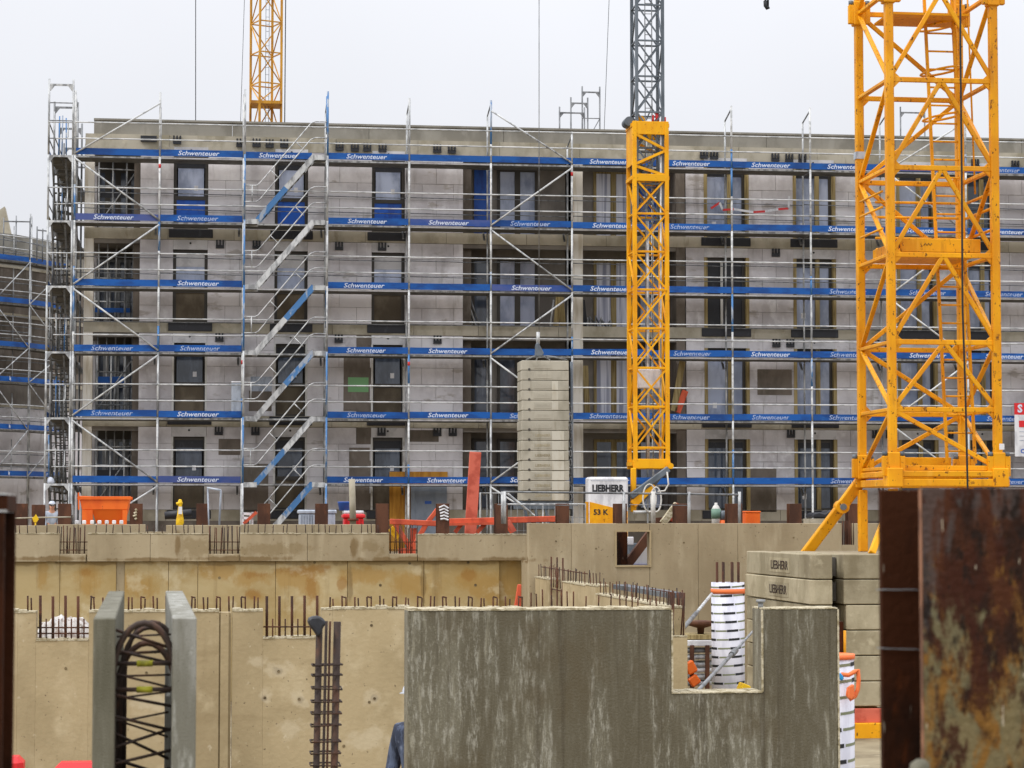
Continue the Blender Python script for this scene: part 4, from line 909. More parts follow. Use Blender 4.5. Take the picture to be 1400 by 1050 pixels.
# ------------------------------------------------------------------ concrete walls of the pit
def rebar(p, q, r, par, m=None): return tube('rebar', p, q, r, m or M_rebar, par, 6)
def panels(par, Y, th, spec, zb, m, lipm=None, lip=.035, bev=.006, gap=.003):
    """spec: list of (px left, px right, photo row of the top)"""
    for (a, c, py) in spec:
        x0, x1 = FX(a, Y, 800), FX(c, Y, 800); zt = FZ(py, Y, (a + c) / 2)
        box('panel', x0 + gap, x1 - gap, Y, Y + th, zb, zt, m, par, bev)
        if lipm:
            n = max(2, int((x1 - x0) / .12)); b = MB()
            prev = None
            for i in range(n):                     # crumbly laitance edge
                xa_, xb_ = x0 + (x1 - x0) * i / n, x0 + (x1 - x0) * (i + 1) / n
                b.box(xa_, xb_ - .002, Y - random.uniform(.002, .012), Y + th * .9, zt + .001, zt + lip * random.uniform(.5, 1.1))
            b.build('top_edge', lipm, par)
def ties(par, Y, pts, r=.022):
    for px, py in pts:
        p = at(px, py, Y); tube('tie_hole', (p.x, Y - .004, p.z), (p.x, Y + .002, p.z), r * .6, M_tie, par, 10)
# upper band wall with the notches (left, far)
YB = 43.0
bandw = thing('parapet_wall', 'tan concrete upper wall band with rebar filled notches below the building', 'wall', (FX(360, YB), YB, FZ(767, YB)))
panels(bandw, YB, .45, [(-60, 81, 730), (119, 205, 730), (205, 285, 730.5), (328, 420, 730), (420, 532, 730), (571, 723, 731)], FZ(766.5, YB), M_grey, M_lip, .02)
for a, c in ((81, 119), (285, 328), (532, 571)):
    box('panel', FX(a, YB) , FX(c, YB), YB + .01, YB + .44, FZ(766.5, YB), FZ(757, YB), M_grey, bandw, .005)
    n = 7
    for i in range(n):
        px = a + (c - a) * (i + .5) / n
        for yy in (YB + .08, YB + .36):
            zt = FZ(random.uniform(717, 722), YB, px); p = at(px + random.uniform(-2, 2), 757, yy); rebar(p, (p.x + random.uniform(-.02, .02), yy, zt), .009, bandw, random.choice((M_rebar, M_rebard)))
    for py in (741, 752): rebar(at(a - 1, py, YB + .06), at(c + 1, py, YB + .06), .008, bandw)
px = 22
while px < 520:
    if not any(a - 3 < px < c + 3 for a, c in ((81, 119), (285, 328))):
        p = at(px, 731, YB + .12); q = at(px + random.uniform(-1.2, 1.2), 716.5 + random.uniform(-1, 2.5), YB + .12); rebar(p, q, .009, bandw, M_rebard)
    px += random.choice((9, 11, 12, 5, 14))
# stained lower wall
YL = 43.08
low = thing('retaining_wall', 'ochre stained lower concrete wall under the upper band at the left', 'wall', (FX(340, YL), YL, FLOOR))
for a, c in ((-60, 84), (84, 161), (172, 232), (232, 272), (272, 378), (378, 476), (476, 580), (580, 683)):
    box('panel', FX(a, YL) + .003, FX(c, YL) - .003, YL, YL + .5, FLOOR, FZ(766.5, YB) + .0, M_stain_shade, low, .008)
box('joint_strip', FX(161, YL), FX(172, YL), YL + .03, YL + .5, FLOOR, FZ(766.5, YB), M_grey, low)
box('niche_back', FX(683, YL), FX(726, YL), YL + .07, YL + .5, FLOOR, FZ(766.5, YB), M_stain_shade, low)
ties(low, YL, [(77, 768.5), (117, 768), (300, 790), (430, 769), (520, 800), (560, 770), (640, 769), (650, 800)], .045)
# low strip wall behind the band
YP = 44.2
strip = thing('kerb_wall', 'low pale concrete strip wall between the rusty pile heads and the starter bars', 'wall', (FX(260, YP), YP, GRD))
for a, c, t in ((-30, 66, 718.5), (66, 200, 717), (200, 330, 718), (330, 430, 717), (430, 514, 717)):
    if a == 200:
        box('panel', FX(200, YP), FX(228, YP), YP, YP + .2, GRD, FZ(727, YP, 214), M_grey, strip, .006)
        a = 228
    box('panel', FX(a, YP) + .003, FX(c, YP) - .003, YP, YP + .2, GRD, FZ(t, YP, a), M_grey, strip, .006)
for i, px in enumerate((105, 115, 126, 136, 146, 156, 166)):
    p = at(px, 716.5, YP + .1); box('bar_cap', p.x - .035, p.x + .035, p.y - .035, p.y + .035, p.z, p.z + .07, M_white, strip, .01)
# right wall with the opening
YR = 42.0
rw = thing('concrete_wall', 'large smooth tan concrete wall with a square opening left of the big crane', 'wall', (FX(950, YR), YR, FLOOR))
zr0 = FZ(715.5, YR, 950)
zo1, zo0 = FZ(727, YR, 866), FZ(773, YR, 866)
xo0, xo1 = FX(843, YR, 750), FX(888, YR, 750)
for (a, c) in ((723, 781), (781, 843)): box('panel', FX(a, YR) + .002, FX(c, YR) - .002, YR, YR + .3, FLOOR, zr0, M_grey, rw, .006)
box('panel', xo0, xo1, YR + .002, YR + .3, zo1, zr0 - .002, M_grey, rw); box('panel', xo0, xo1, YR + .002, YR + .3, FLOOR, zo0, M_grey, rw)
for (a, c) in ((888, 954), (954, 1008), (1008, 1150), (1168, 1420)): box('panel', FX(a, YR) + .002, FX(c, YR) - .002, YR, YR + .3, FLOOR, zr0, M_grey, rw, .006)
box('panel', FX(1150, YR), FX(1168, YR), YR + .002, YR + .3, FLOOR, FZ(745, YR, 1160), M_grey, rw)
for i in range(6): rebar(at(1152 + i * 3, 745, YR + .1), at(1152 + i * 3, 712, YR + .1), .01, rw)
fr = MB()
fr.box(xo0 - .03, xo0, YR - .02, YR - .002, zo0 - .03, zo1 + .03); fr.box(xo1, xo1 + .03, YR - .02, YR - .002, zo0 - .03, zo1 + .03); fr.box(xo0, xo1, YR - .02, YR - .002, zo1, zo1 + .03); fr.box(xo0, xo1, YR - .02, YR - .002, zo0 - .03, zo0)
fr.build('opening_edge', M_tan, rw)
box('end_face', FX(723, YR) + .0, FX(723, YR) + .3, YR + .302, YB - .01, FLOOR, FZ(766, YB), M_grey, rw)
ties(rw, YR, [(760, 740), (1085, 735), (935, 742), (1060, 790), (815, 750)], .03)
# perpendicular wall running towards the camera
pw_ = thing('stepped_wall', 'stepped concrete wall with dense starter bars running from the square opening towards the wet wall', 'wall', (FX(925, 29.5), 36, FLOOR))
xw0, xw1 = FX(918, 29.5, 840), FX(940, 29.5, 840)
def wy(px):                                        # depth where the left face of that wall shows at a photo column
    lo, hi = 20., 60.
    for _ in range(40):
        m_ = (lo + hi) / 2
        if FX(px, m_, 800) < xw0: lo = m_
        else: hi = m_
    return m_
ztw = FZ(831, wy(912), 912)
ys_ = [wy(915), wy(885), wy(815), wy(800), wy(769), wy(750), wy(722)]
for a, c, dz in ((29.5, ys_[0], -.36), (ys_[0], ys_[1], 0), (ys_[1], ys_[2], .0), (ys_[2], ys_[3], .12), (ys_[3], ys_[4], .1), (ys_[5], 41.95, .1)):
    box('panel', xw0, xw1, a + .004, c - .004, FLOOR, ztw + dz, M_tan, pw_, .008)
    b = MB(); y = a
    while y < c - .05:
        y1 = min(y + .25, c); b.box(xw0 - .01, xw1, y, y1, ztw + dz + .001, ztw + dz + .03 * random.uniform(.5, 1)); y = y1
    b.build('top_edge', M_lip, pw_)
y = ys_[0] + .05
while y < 41.8:
    for x in ((xw0 + .04,) if random.random() < .6 else (xw0 + .04, xw1 - .04)):
        hgt_ = .2 + .06 * random.random() + (.1 if y > ys_[2] else 0)
        rebar((x, y, ztw - .02), (x + random.uniform(-.015, .015), y + random.uniform(-.04, .04), ztw + hgt_), .008, pw_, random.choice((M_rebar, M_rebard)))
    y += random.uniform(.22, .36)
for z in (.3,):
    rebar((xw0 + .04, ys_[0], ztw + .2), (xw0 + .04, ys_[1], ztw + .2), .008, pw_); rebar((xw0 + .04, ys_[3], ztw + .29), (xw0 + .04, 41.5, ztw + .3), .008, pw_)
for i in range(5):
    for x in (xw0 + .03, xw1 - .05): rebar((x + random.uniform(-.02, .03), 29.53 + .08 * i, ztw - .37), (x + random.uniform(-.02, .03), 29.53 + .08 * i, ztw + .2), .011, pw_)
for i in range(4):
    z = FLOOR + .3 + .6 * i; rebar((xw0 + .05, ys_[4], z), (xw0 + .05, ys_[5], z), .01, pw_)
for yy in (ys_[4] + .15, (ys_[4] + ys_[5]) / 2, ys_[5] - .12): rebar((xw0 + .03, yy, FLOOR), (xw0 + .03, yy, ztw + .5), .014, pw_)
pl_ = box('steel_plank', xw1 + .25, xw1 + .5, wy(868), wy(798), ztw + .05, ztw + .12, M_cgrey); tag(pl_, 'blue grey steel plank lying behind the starter bars of the stepped wall', 'plank')
bpy.data.objects[pl_.name].location.z += 0
# long tan wall on the left, middle distance
YM1 = 28.0
mw = thing('long_wall', 'long tan concrete wall with a notch and a row of starter bars in the left foreground', 'wall', (FX(300, YM1), YM1, FLOOR))
panels(mw, YM1, .3, [(-40, 25, 838), (25, 50, 838), (122, 300, 837), (318, 360, 836), (440, 455, 834), (455, 560, 833), (560, 725, 834)], FLOOR, M_tan, M_lip, .04, .0015, .0004)
for a, c, t in ((50, 122, 876), (360, 440, 873)): panels(mw, YM1 + .0, .29, [(a, c, t)], FLOOR, M_tan, M_lip, .03, .0015, .0004)
for a, c in ((300, 303.5), (303.5, 314.5), (314.5, 318)):
    x0, x1 = FX(a, YM1), FX(c, YM1); rc = .03 if a != 303.5 else 0.0
    box('joint_strip', x0, x1, YM1 + rc, YM1 + .29, FLOOR, FZ(837.5, YM1, 309), M_tan, mw)
px = 38; k = 0
while px < 722:
    if 50 < px < 122 or 360 < px < 440:
        bt = 876 if px < 200 else 873
        p = at(px, bt, YM1 + .07); tp = at(px, 815 + random.uniform(-1, 1), YM1 + .07); rebar(p, tp, .017, mw, M_rebar)
        if px < 200 or True:
            p = at(px + 8, bt, YM1 + .05); rebar(p, at(px + 8, 846, YM1 + .05), .009, mw)
    else:
        p = at(px, 836, YM1 + .08); rebar(p, at(px + random.uniform(-1, 1), 816 + random.uniform(-2, 2), YM1 + .08), .0105, mw, M_rebar)
        p = at(px + 5, 836, YM1 + .22); rebar(p, at(px + 5 + random.uniform(-1, 1), 817 + random.uniform(-2, 2), YM1 + .22), .0095, mw)
        if k % 2: rebar(at(px, 816, YM1 + .08), at(px + 5, 817, YM1 + .22), .009, mw)
    px += 17.2; k += 1
for a, c, rows in ((51, 124, (858, 866)), (360, 438, (857,))):
    for py in rows: rebar(at(a, py, YM1 + .06), at(c, py, YM1 + .06), .009, mw)
px = 726
while px < 905:
    rebar(at(px, 838, YM1 + .3), at(px + random.uniform(-1, 1), 806 + random.uniform(-3, 6) + (px - 726) * .06, YM1 + .3), .0095, mw); px += random.choice((8, 13, 17))
ties(mw, YM1, [(381, 918), (362, 954), (409, 956), (512, 955), (200, 920), (90, 914), (505, 960), (470, 1020), (508, 855)], .03)
# crumpled white sheet in the notch
b = MB(); n = 14
cx0, cx1 = FX(54, YM1 + .8), FX(127, YM1 + .8)
for i in range(n + 1):
    for j in range(7):
        u, v = i / n, j / 6
        b.v.append((cx0 + (cx1 - cx0) * u, YM1 + .45 + v * 1.2, FLOOR + (1.96 + .13 * math.sin(u * math.pi) ** .6 + .05 * random.random()) * (1 if j not in (0,) else .86) - .1 * abs(v - .5)))
for i in range(n):
    for j in range(6): b.f.append((i * 7 + j, (i + 1) * 7 + j, (i + 1) * 7 + j + 1, i * 7 + j + 1))
base = len(b.v)
sh = thing('covered_heap', 'crumpled white sheet over a heap seen through the notch at the far left', 'covered heap', ((cx0 + cx1) / 2, YM1 + 1, FLOOR))
b.build('sheet', M_cloth_w, sh, jit=.03)
box('heap', cx0 + .1, cx1 - .05, YM1 + .5, YM1 + 1.55, FLOOR, FLOOR + 1.82, M_rust, sh, .08)
# the dark wet wall in front
YD = 17.0
wet = thing('wet_wall', 'dark wet streaked concrete wall with a rectangular cut out in the centre foreground', 'wall', (FX(850, YD), YD, FLOOR))
x_ = [FX(p, YD, 900) for p in (557.5, 562, 918, 1042, 1145)]
zw1, zw0 = FZ(834, YD, 850), FZ(948, YD, 980)
th = .31
wb = MB()
wb.box(x_[0], x_[2], YD, YD + th, FLOOR, zw1)
b = MB(); b.prism([(x_[0], FLOOR), (x_[4], FLOOR), (x_[4], FZ(833, YD, 1100)), (x_[3], FZ(833, YD, 1042)), (x_[3], zw0), (x_[2], zw0), (x_[2], zw1), (x_[0], zw1)], YD, YD + th)
b.build('wall_body', M_wet, wet, bevel=.006)
def lips(x0, x1, z, d=.02):
    n = max(2, int((x1 - x0) / .07)); q = MB()
    for i in range(n): q.box(x0 + (x1 - x0) * i / n, x0 + (x1 - x0) * (i + 1) / n, YD - random.uniform(.002, .008), YD + th, z + .001, z + d * random.uniform(.5, 1.15))
    q.build('top_edge', M_lip, wet)
lips(x_[0], x_[2], zw1); lips(x_[3], x_[4], FZ(833, YD, 1100), .012); lips(x_[2], x_[3], zw0, .014)
for x, a, c in ((x_[3] - .004, zw0, FZ(834, YD, 1042)), (x_[4], FLOOR, FZ(833, YD, 1145)), (x_[2], zw0, zw1)): box('chamfer_strip', x, x + .012, YD - .008, YD + .01, a + .01, c, M_lip, wet)
p = at(1040, 829, YD + .1); tube('bolt', (p.x, p.y, FZ(833, YD, 1042)), (p.x, p.y, p.z + .03), .02, M_galv, wet, 8); tube('bolt_head', (p.x, p.y, p.z + .03), (p.x, p.y, p.z + .05), .035, M_galv, wet, 8)
# precast double wall element, near left
YE = 8.0
dw = thing('double_wall_element', 'two upright precast concrete shells joined by bent rusty rebar arcs', 'wall element', (FX(196, YE), YE, FLOOR))
zd = FZ(845, YE, 196); tw = math.tan(math.radians(1.4))
shell = []
for a, c in ((127.5, 158), (236, 269)):
    x0, x1 = FX(a, YE, 850), FX(c, YE, 850); ye = YE * 1.385 - 0
    b = MB(); b.v = [(x0, YE, FLOOR), (x1, YE, FLOOR), (x1 - tw * 3, ye, FLOOR), (x0 - tw * 3, ye, FLOOR), (x0, YE, zd), (x1, YE, zd), (x1 - tw * 3, ye, zd), (x0 - tw * 3, ye, zd)]
    b.f = [(0, 1, 5, 4), (1, 2, 6, 5), (2, 3, 7, 6), (3, 0, 4, 7), (4, 5, 6, 7), (3, 2, 1, 0)]
    b.build('concrete_shell', M_slabd if a < 200 else M_slab, dw, bevel=.004); shell.append((x0, x1))
gl, gr_ = shell[0][1], shell[1][0]; gm = (gl + gr_) / 2; gw = (gr_ - gl)
for yy, dz, r in ((YE + .06, 0, .011), (YE + .45, .015, .011), (YE + .85, .0, .009), (YE + 1.3, .0, .009)):
    zt_ = FZ(851 if dz == 0 else 866, YE + .1, 196) + .0
    if yy > YE + .3: zt_ -= .05
    pts_ = [(gm + (gw / 2 + .01) * math.cos(a), yy, zt_ - .19 + .19 * math.sin(a)) for a in [math.pi * j / 14 for j in range(15)]]
    pts_ = [(pts_[0][0], yy, FLOOR + .2)] + pts_ + [(pts_[-1][0], yy, FLOOR + .2)]
    wire('rebar_arc', pts_, r, M_rebard, dw, 8)
z = zd - .08; s = 1
while z > FLOOR + .3:
    for q in range(2):
        yy = YE + .1 + .3 * q
        a_ = random.uniform(.018, .042) * s; tube('lattice_bar', (gl - .01, yy, z + a_ + q * .02), (gr_ + .01, yy + .12, z - a_ - q * .02), random.choice((.004, .0055, .006)), M_rebard, dw); s = -s if random.random() < .85 else s
    z -= random.uniform(.045, .085)
for py in (909, 945):
    z = FZ(py, YE, 196); tube('spacer_rod', (gl - .005, YE + .08, z), (gr_ + .005, YE + .08, z), .008, M_rebard, dw); tube('yellow_sleeve', (gm - .025, YE + .08, z), (gm + .028, YE + .08, z), .011, M_spacer, dw, 8)
box('backing_post', gr_ - .028, gr_ - .004, YE + .5, YE + 2.9, FLOOR, zd - .3, M_slab, dw)
# rebar cage column
YC = 14.0
cg = thing('rebar_cage', 'slim upright rebar cage with rusty stirrups before the tan wall', 'rebar cage', (FX(450, YC), YC, FLOOR))
zc1 = FZ(850, YC, 450)
xs_ = [FX(p, YC, 900) for p in (436.5, 446, 450, 461)]
for x, yy, r, m_, t in ((xs_[0], YC, .02, M_rebard, 0), (xs_[1] + .005, YC + .1, .009, M_rebard, .0), (xs_[2] + .008, YC + .06, .007, M_rust, .0), (xs_[3], YC + .0, .022, M_rebard, 0)):
    tube('cage_bar', (x - .045, yy, FLOOR), (x, yy, zc1 - t), r, m_, cg, 10)
for i in range(40):
    z = zc1 - .25 - i * .075 + random.uniform(-.01, .01)
    if z < FLOOR + .1: break
    o = -.045 * (zc1 - z) / (zc1 - FLOOR)
    wire('stirrup', [(xs_[0] - .035 + o, YC - .028, z), (xs_[3] + .035 + o, YC - .03, z + random.uniform(-.012, .012)), (xs_[3] + .035 + o, YC + .13, z), (xs_[0] - .035 + o, YC + .13, z)], .0055, M_rebard, cg, 6, True)
q_ = [at(x, y, YC - .03) for x, y in ((420, 847), (425, 843), (436, 842), (444, 847), (446, 853), (441, 857), (440, 866), (434, 871), (428, 862), (422, 855))]
b = MB(); b.prism([(v.x, v.z) for v in q_], YC - .07, YC + .05); b.build('black_cap', M_black, cg, bevel=.012)

# ------------------------------------------------------------------ steel piles
def hpile(label, cx, y0, z1, wd=.3, dp=.3, tf=.02, m=M_rust, m2=None, z0=FLOOR, group='rusty soldier piles along the pit edge', bev=.003):
    t = thing('steel_pile', label, 'steel pile', (cx, y0 + dp / 2, z0), group)
    box('flange', cx - wd / 2, cx + wd / 2, y0, y0 + tf, z0, z1, m, t, bev); box('flange', cx - wd / 2, cx + wd / 2, y0 + dp - tf, y0 + dp, z0, z1, m2 or m, t, bev)
    box('web', cx - .008, cx + .008, y0 + tf, y0 + dp - tf, z0, z1 - .003, m2 or m, t)
    return t
PIL = [(28, 'far left, mostly behind the near pile'), (88, 'left of the orange skip'), (186, 'right of the orange skip'), (277, 'by the thin bent pipe'), (361, 'below the foot of the stair'), (440, 'before the grey crates'), (523, 'left of the yellow boarding'), (606, 'with white scrawl, before the grey door'), (686, 'left of the ballast tower'), (770, 'right of the ballast tower'), (849, 'before the white cabinet'), (933, 'right of the cable loops'), (1005, 'left of the small orange box'), (1088, 'right of the small orange box'), (1168, 'behind the big crane strut'), (1250, 'hidden behind the near pile'), (52, 'second from the far left')]
for px, w_ in PIL[:15] + PIL[16:]:
    y0 = 45.3; x = FX(px, y0, 700); wdt = .24 if px not in (933, 1005) else .3
    t = hpile('rusty brown pile head ' + w_ + ' on the pit edge', x, y0, FZ(688.5 if px != 52 else 690, y0, px), wdt, .26, z0=GRD - .5)
    if px == 606:
        for i in range(5): b = MB(); b.path([at(600 + random.random() * 3, 694 + i * 4, y0 - .01), at(607, 691 + i * 4.5, y0 - .01), at(613, 695 + i * 4, y0 - .01)], .02, 5); b.build('white_scrawl', M_white, t)
    if px == 186:
        for i in range(4): b = MB(); b.path([at(182 + random.random() * 3, 698 + i * 4, y0 - .01), at(187, 696 + i * 4, y0 - .01)], .025, 5); b.build('white_scrawl', M_lip, t)
# very near piles, out of focus
yN = 4.4
xe = FX(1262, yN, 800)
np_ = hpile('massive rust brown steel pile filling the right foreground, mottled grey and ochre', xe + .15, yN, FZ(667, yN, 1300), .3, .3, .019, M_pile, M_piled, FLOOR, None, .002)
zw_ = [FZ(p, yN + .28, 1230) for p in (805, 886)]
box('flange_edge', xe - .002, xe - .0005, yN + .002, yN + .017, FLOOR, FZ(668, yN, 1300), M_edge, np_)
q = at(1258, 1053, yN - .03); b = MB(); b.lathe([(.004, -.022), (.017, -.016), (.02, 0), (.018, .012), (.01, .019), (.003, .021)], q, 14); b.build('bolt_head', M_slabd, np_, True, jit=.0015)
for z in zw_: wire('weld_bead', [(FX(1198 + 15.5 * i, yN + .277, 850), yN + .277, z + random.uniform(-.002, .002) - .001 * i) for i in range(5)], .0012, M_galvd, np_)
xl = FX(5, 4.6, 800)
lp = hpile('dark near steel pile cut off by the left picture edge', xl - .15, 4.6, FZ(700, 4.6, 10), .3, .28, .019, M_piled, M_piled, FLOOR, None, .002)
box('flange_top', xl - .3, xl + .002, 4.64, 4.87, FZ(699.5, 4.6, 10), FZ(676, 4.6, 10), M_piled, lp, .002)
b = MB(); b.box(xl - .3, xl + .003, 4.597, 4.63, FZ(700, 4.6, 10), FZ(697, 4.6, 10)); b.build('bright_cut_edge', M_galv, lp)
b = MB(); b.box(xl - .3, xl + .0, 4.637, 4.86, FZ(676, 4.6, 10), FZ(674, 4.6, 10)); b.build('bright_cut_edge', M_galv, lp)

# ------------------------------------------------------------------ things standing on the upper ground
YO = 50.0
sk = thing('concrete_skip', 'bright orange tapered steel skip behind the wall at the left', 'skip', (FX(143, YO), YO, GRD))
p = [at(x, y, YO) for x, y in ((108, 678), (177, 680), (174, 697), (112, 697), (168, 712), (126, 712), (110, 712))]
def slabx(pl, y0, y1):
    q = MB(); q.prism(pl, y0, y1); return q
slabx([(p[0].x, p[0].z), (p[1].x, p[1].z), (p[2].x, p[2].z), (p[3].x, p[3].z)], YO, YO + 1.2).build('upper_body', M_orange, sk, bevel=.01)
b = MB(); zt_, zb_2 = p[2].z - .002, GRD + .3
xa_, xb_ = p[3].x, p[2].x
b.v = [(xa_ + .2, YO + .02, zt_), (xb_, YO + .02, zt_), (xb_, YO + 1.18, zt_), (xa_ + .2, YO + 1.18, zt_), (xa_ + .5, YO + .35, zb_2), (xb_ - .25, YO + .35, zb_2), (xb_ - .25, YO + .85, zb_2), (xa_ + .5, YO + .85, zb_2)]
b.f = [(0, 1, 5, 4), (1, 2, 6, 5), (2, 3, 7, 6), (3, 0, 4, 7), (0, 1, 2, 3), (4, 5, 6, 7)]; b.build('hopper', M_orange, sk)
b = MB(); b.prism([(xa_, zt_ - .002), (xa_ + .22, zt_ - .002), (xa_ + .26, GRD), (xa_ + .03, GRD)], YO - .01, YO + .1); b.build('leg', M_orange, sk)
b = MB(); b.prism([(xb_ - .1, zt_ - .002), (xb_, zt_ - .002), (xb_ - .04, GRD), (xb_ - .1, GRD)], YO - .01, YO + .1); b.build('leg', M_orange, sk)
for yy in (YO - .03, YO + 1.2): box('rim', p[0].x - .03, p[1].x + .03, yy, yy + .03, p[1].z - .05, p[1].z + .02, M_orange, sk, .005)
bar('corner_post', (p[0].x, YO - .02, p[3].z), (p[0].x - .01, YO - .02, p[0].z + .07), .03, .03, M_orange, sk)
# yellow standpipe
yp = thing('standpipe', 'yellow hydrant standpipe on the wall left of the bent pipe', 'standpipe', at(246, 713, 44.9))
q = at(246, 713, 44.9); b = MB(); b.lathe([(.075, -.3), (.075, .02), (.06, .1), (.045, .2), (.035, .3), (.045, .33), (.05, .36), (.035, .38), (.035, .4), (.02, .42)], q, 12); b.build('body', M_yelp, yp, True)
tube('outlet', (q.x - .07, q.y - .02, q.z + .33), (q.x + .03, q.y - .02, q.z + .36), .03, M_yelp, yp, 8); box('label_plate', q.x - .03, q.x + .04, q.y - .075, q.y - .05, q.z + .14, q.z + .28, M_white, yp)
t = thing('membrane_roll', 'black roll of sheeting lying behind the yellow standpipe', 'roll', at(243, 704, 50)); tube('roll', at(225, 705, 50), at(262, 701, 50), .08, M_black, t, 10)
t = thing('bent_pipe', 'thin bent grey pipe stand beside a rusty pile head', 'pipe', at(300, 716, 44.95))
wire('pipe', [at(299, 735, 44.95), at(302, 672, 44.95), at(302, 670, 44.95), at(283, 667, 44.95)], .02, M_greyp, t); wire('pipe', [at(286, 735, 45.0), at(284, 668, 45.0)], .015, M_greyp, t)
# trestle barrier, crates, buckets
t = thing('barrier', 'small white and red barrier standing left of the stair foot', 'barrier', at(338, 713, 46.5))
for py in (702, 708): bar('rail', at(331, py, 46.5), at(346, py + 1, 46.5), .05, .03, M_white, t)
for px in (332, 345): bar('post', at(px, 722, 46.5), at(px, 700, 46.5), .04, .03, M_white, t)
bar('red_brace', at(333, 716, 46.4), at(351, 700, 46.4), .06, .04, M_orast, t)
def crate(label, a, c, y0, Y, m):
    x0, x1 = FX(a, Y), FX(c, Y); z1 = FZ(y0, Y, a)
    t = thing('crate', label, 'crate', ((x0 + x1) / 2, Y + .25, GRD), 'crates on the pit edge')
    box('body', x0 + .03, x1 - .03, Y + .03, Y + .5, GRD, z1 - .08, m, t, .02); box('rim', x0, x1, Y, Y + .53, z1 - .08, z1, m, t, .02)
    n = 6
    for i in range(n): xx = x0 + .05 + (x1 - x0 - .1) * i / (n - 1); box('rib', xx - .012, xx + .012, Y, Y + .028, GRD + .05, z1 - .1, m, t)
crate('pale grey ribbed plastic crate left of a rusty pile head', 408, 433, 697, 48, M_greyp)
crate('pale grey ribbed plastic crate right of the same pile head, partly hidden', 446, 461, 697, 48.8, M_greyp)
crate('white topped red crate with white marks beside the grey pipe post', 469, 500, 703, 47.6, M_red)
t = thing('foam_block', 'white block lying on the red crate', 'block', at(485, 703, 47.7)); box('block', FX(470, 47.7), FX(498, 47.7), 47.65, 48.05, FZ(703, 47.6, 485), FZ(698, 47.6, 485), M_white, t, .02)
t = thing('bucket', 'blue bucket on the white block behind the grey pipe post', 'bucket', at(474, 698, 47.8)); q = at(473, 698, 47.8); b = MB(); b.lathe([(.14, 0), (.17, .16), (.18, .17), (.16, .18)], q, 14); b.build('body', M_bluep, t, True)
for px in (476, 489, 494): 
    q = at(px, 708, 47.59); 
t = thing('pipe_post', 'grey upright pipe between red crate and scaffold', 'post', at(483, 714, 46.8)); tube('pipe', at(483, 730, 46.8), at(481, 655, 46.8), .065, M_band, t, 12); tube('flange', at(482.8, 712, 46.8), at(482.8, 709, 46.8), .11, M_rust, t, 12)
# orange waling frames
t = thing('waling_frame', 'orange steel frame with V braces lying before the grey door', 'steel frame', at(575, 716, 47))
bar('chord', at(533, 713, 47), at(600, 716, 47), .11, .1, M_orast, t, .01); bar('brace', at(540, 716, 47), at(563, 752, 47), .1, .08, M_orast, t, .01); bar('brace', at(563, 752, 47), at(583, 716, 47), .1, .08, M_orast, t, .01); bar('brace', at(583, 716, 47), at(600, 694, 47), .09, .08, M_orast, t, .01)
bar('yellow_strut', at(534, 722, 47.2), at(545, 735, 47.2), .14, .08, M_yelp, t); bar('foot', at(545, 755, 47), at(572, 755, 47), .16, .1, M_orast, t); bar('post', at(566, 722, 47.1), at(567, 757, 47.1), .14, .1, M_orast, t)
t = thing('waling_beam', 'orange steel beam with knee braces lying right of the scrawled pile head', 'steel beam', at(690, 712, 47.5))
bar('chord', at(614, 713, 47.5), at(776, 709, 47.5), .12, .12, M_orast, t, .01); bar('flange', at(614, 717, 47.45), at(680, 715.5, 47.45), .05, .16, M_orast, t)
for a, c in ((622, 632), (652, 664), (700, 690)): bar('brace', at(a, 728, 47.5), at(c, 715, 47.5), .08, .07, M_orast, t)
bar('strut', at(703, 727, 47.2), at(694, 712, 47.2), .1, .08, M_salm, t)
t = thing('leaning_plank', 'tall faded red plank leaning upright before the dark loggia', 'plank', at(645, 716, 48)); bar('plank', at(643, 730, 48), at(650, 618, 48), .24, .07, M_salm, t, .01)
t = thing('orange_board', 'narrow red board standing in the wall niche below the pit edge', 'board', at(706, 832, 40)); b = MB(); q = [at(x, y, 40) for x, y in ((700, 850), (712, 850), (713, 799), (708, 799))]; b.prism([(v.x, v.z) for v in q], 40, 40.06); b.build('board', M_orast, t, bevel=.01)
# fence panels
def mesh_fence(label, a, c, y0, Y):
    x0, x1 = FX(a, Y), FX(c, Y); z1 = FZ(y0, Y, a); z0 = GRD + .05
    t = thing('fence_panel', label, 'fence panel', ((x0 + x1) / 2, Y, GRD), 'site fence panels')
    wire('frame', [(x0, Y, z0), (x1, Y, z0), (x1, Y, z1), (x0, Y, z1)], .025, M_galv, t, 6, True)
    n = int((x1 - x0) / .14)
    for i in range(1, n): tube('mesh_wire', (x0 + (x1 - x0) * i / n, Y, z0), (x0 + (x1 - x0) * i / n, Y, z1), .007, M_galvd, t, 4)
    for f in (.25, .5, .75): tube('mesh_wire', (x0, Y, z0 + (z1 - z0) * f), (x1, Y, z0 + (z1 - z0) * f), .007, M_galvd, t, 4)
    return t
mesh_fence('wire mesh fence panel left of the ballast tower', 657, 690, 674, 57)
mesh_fence('wire mesh fence panel in front of the ballast tower foot', 690, 742, 689, 57.2)
mesh_fence('wire mesh fence panel between ballast tower and white cabinet', 742, 800, 689, 57.4)
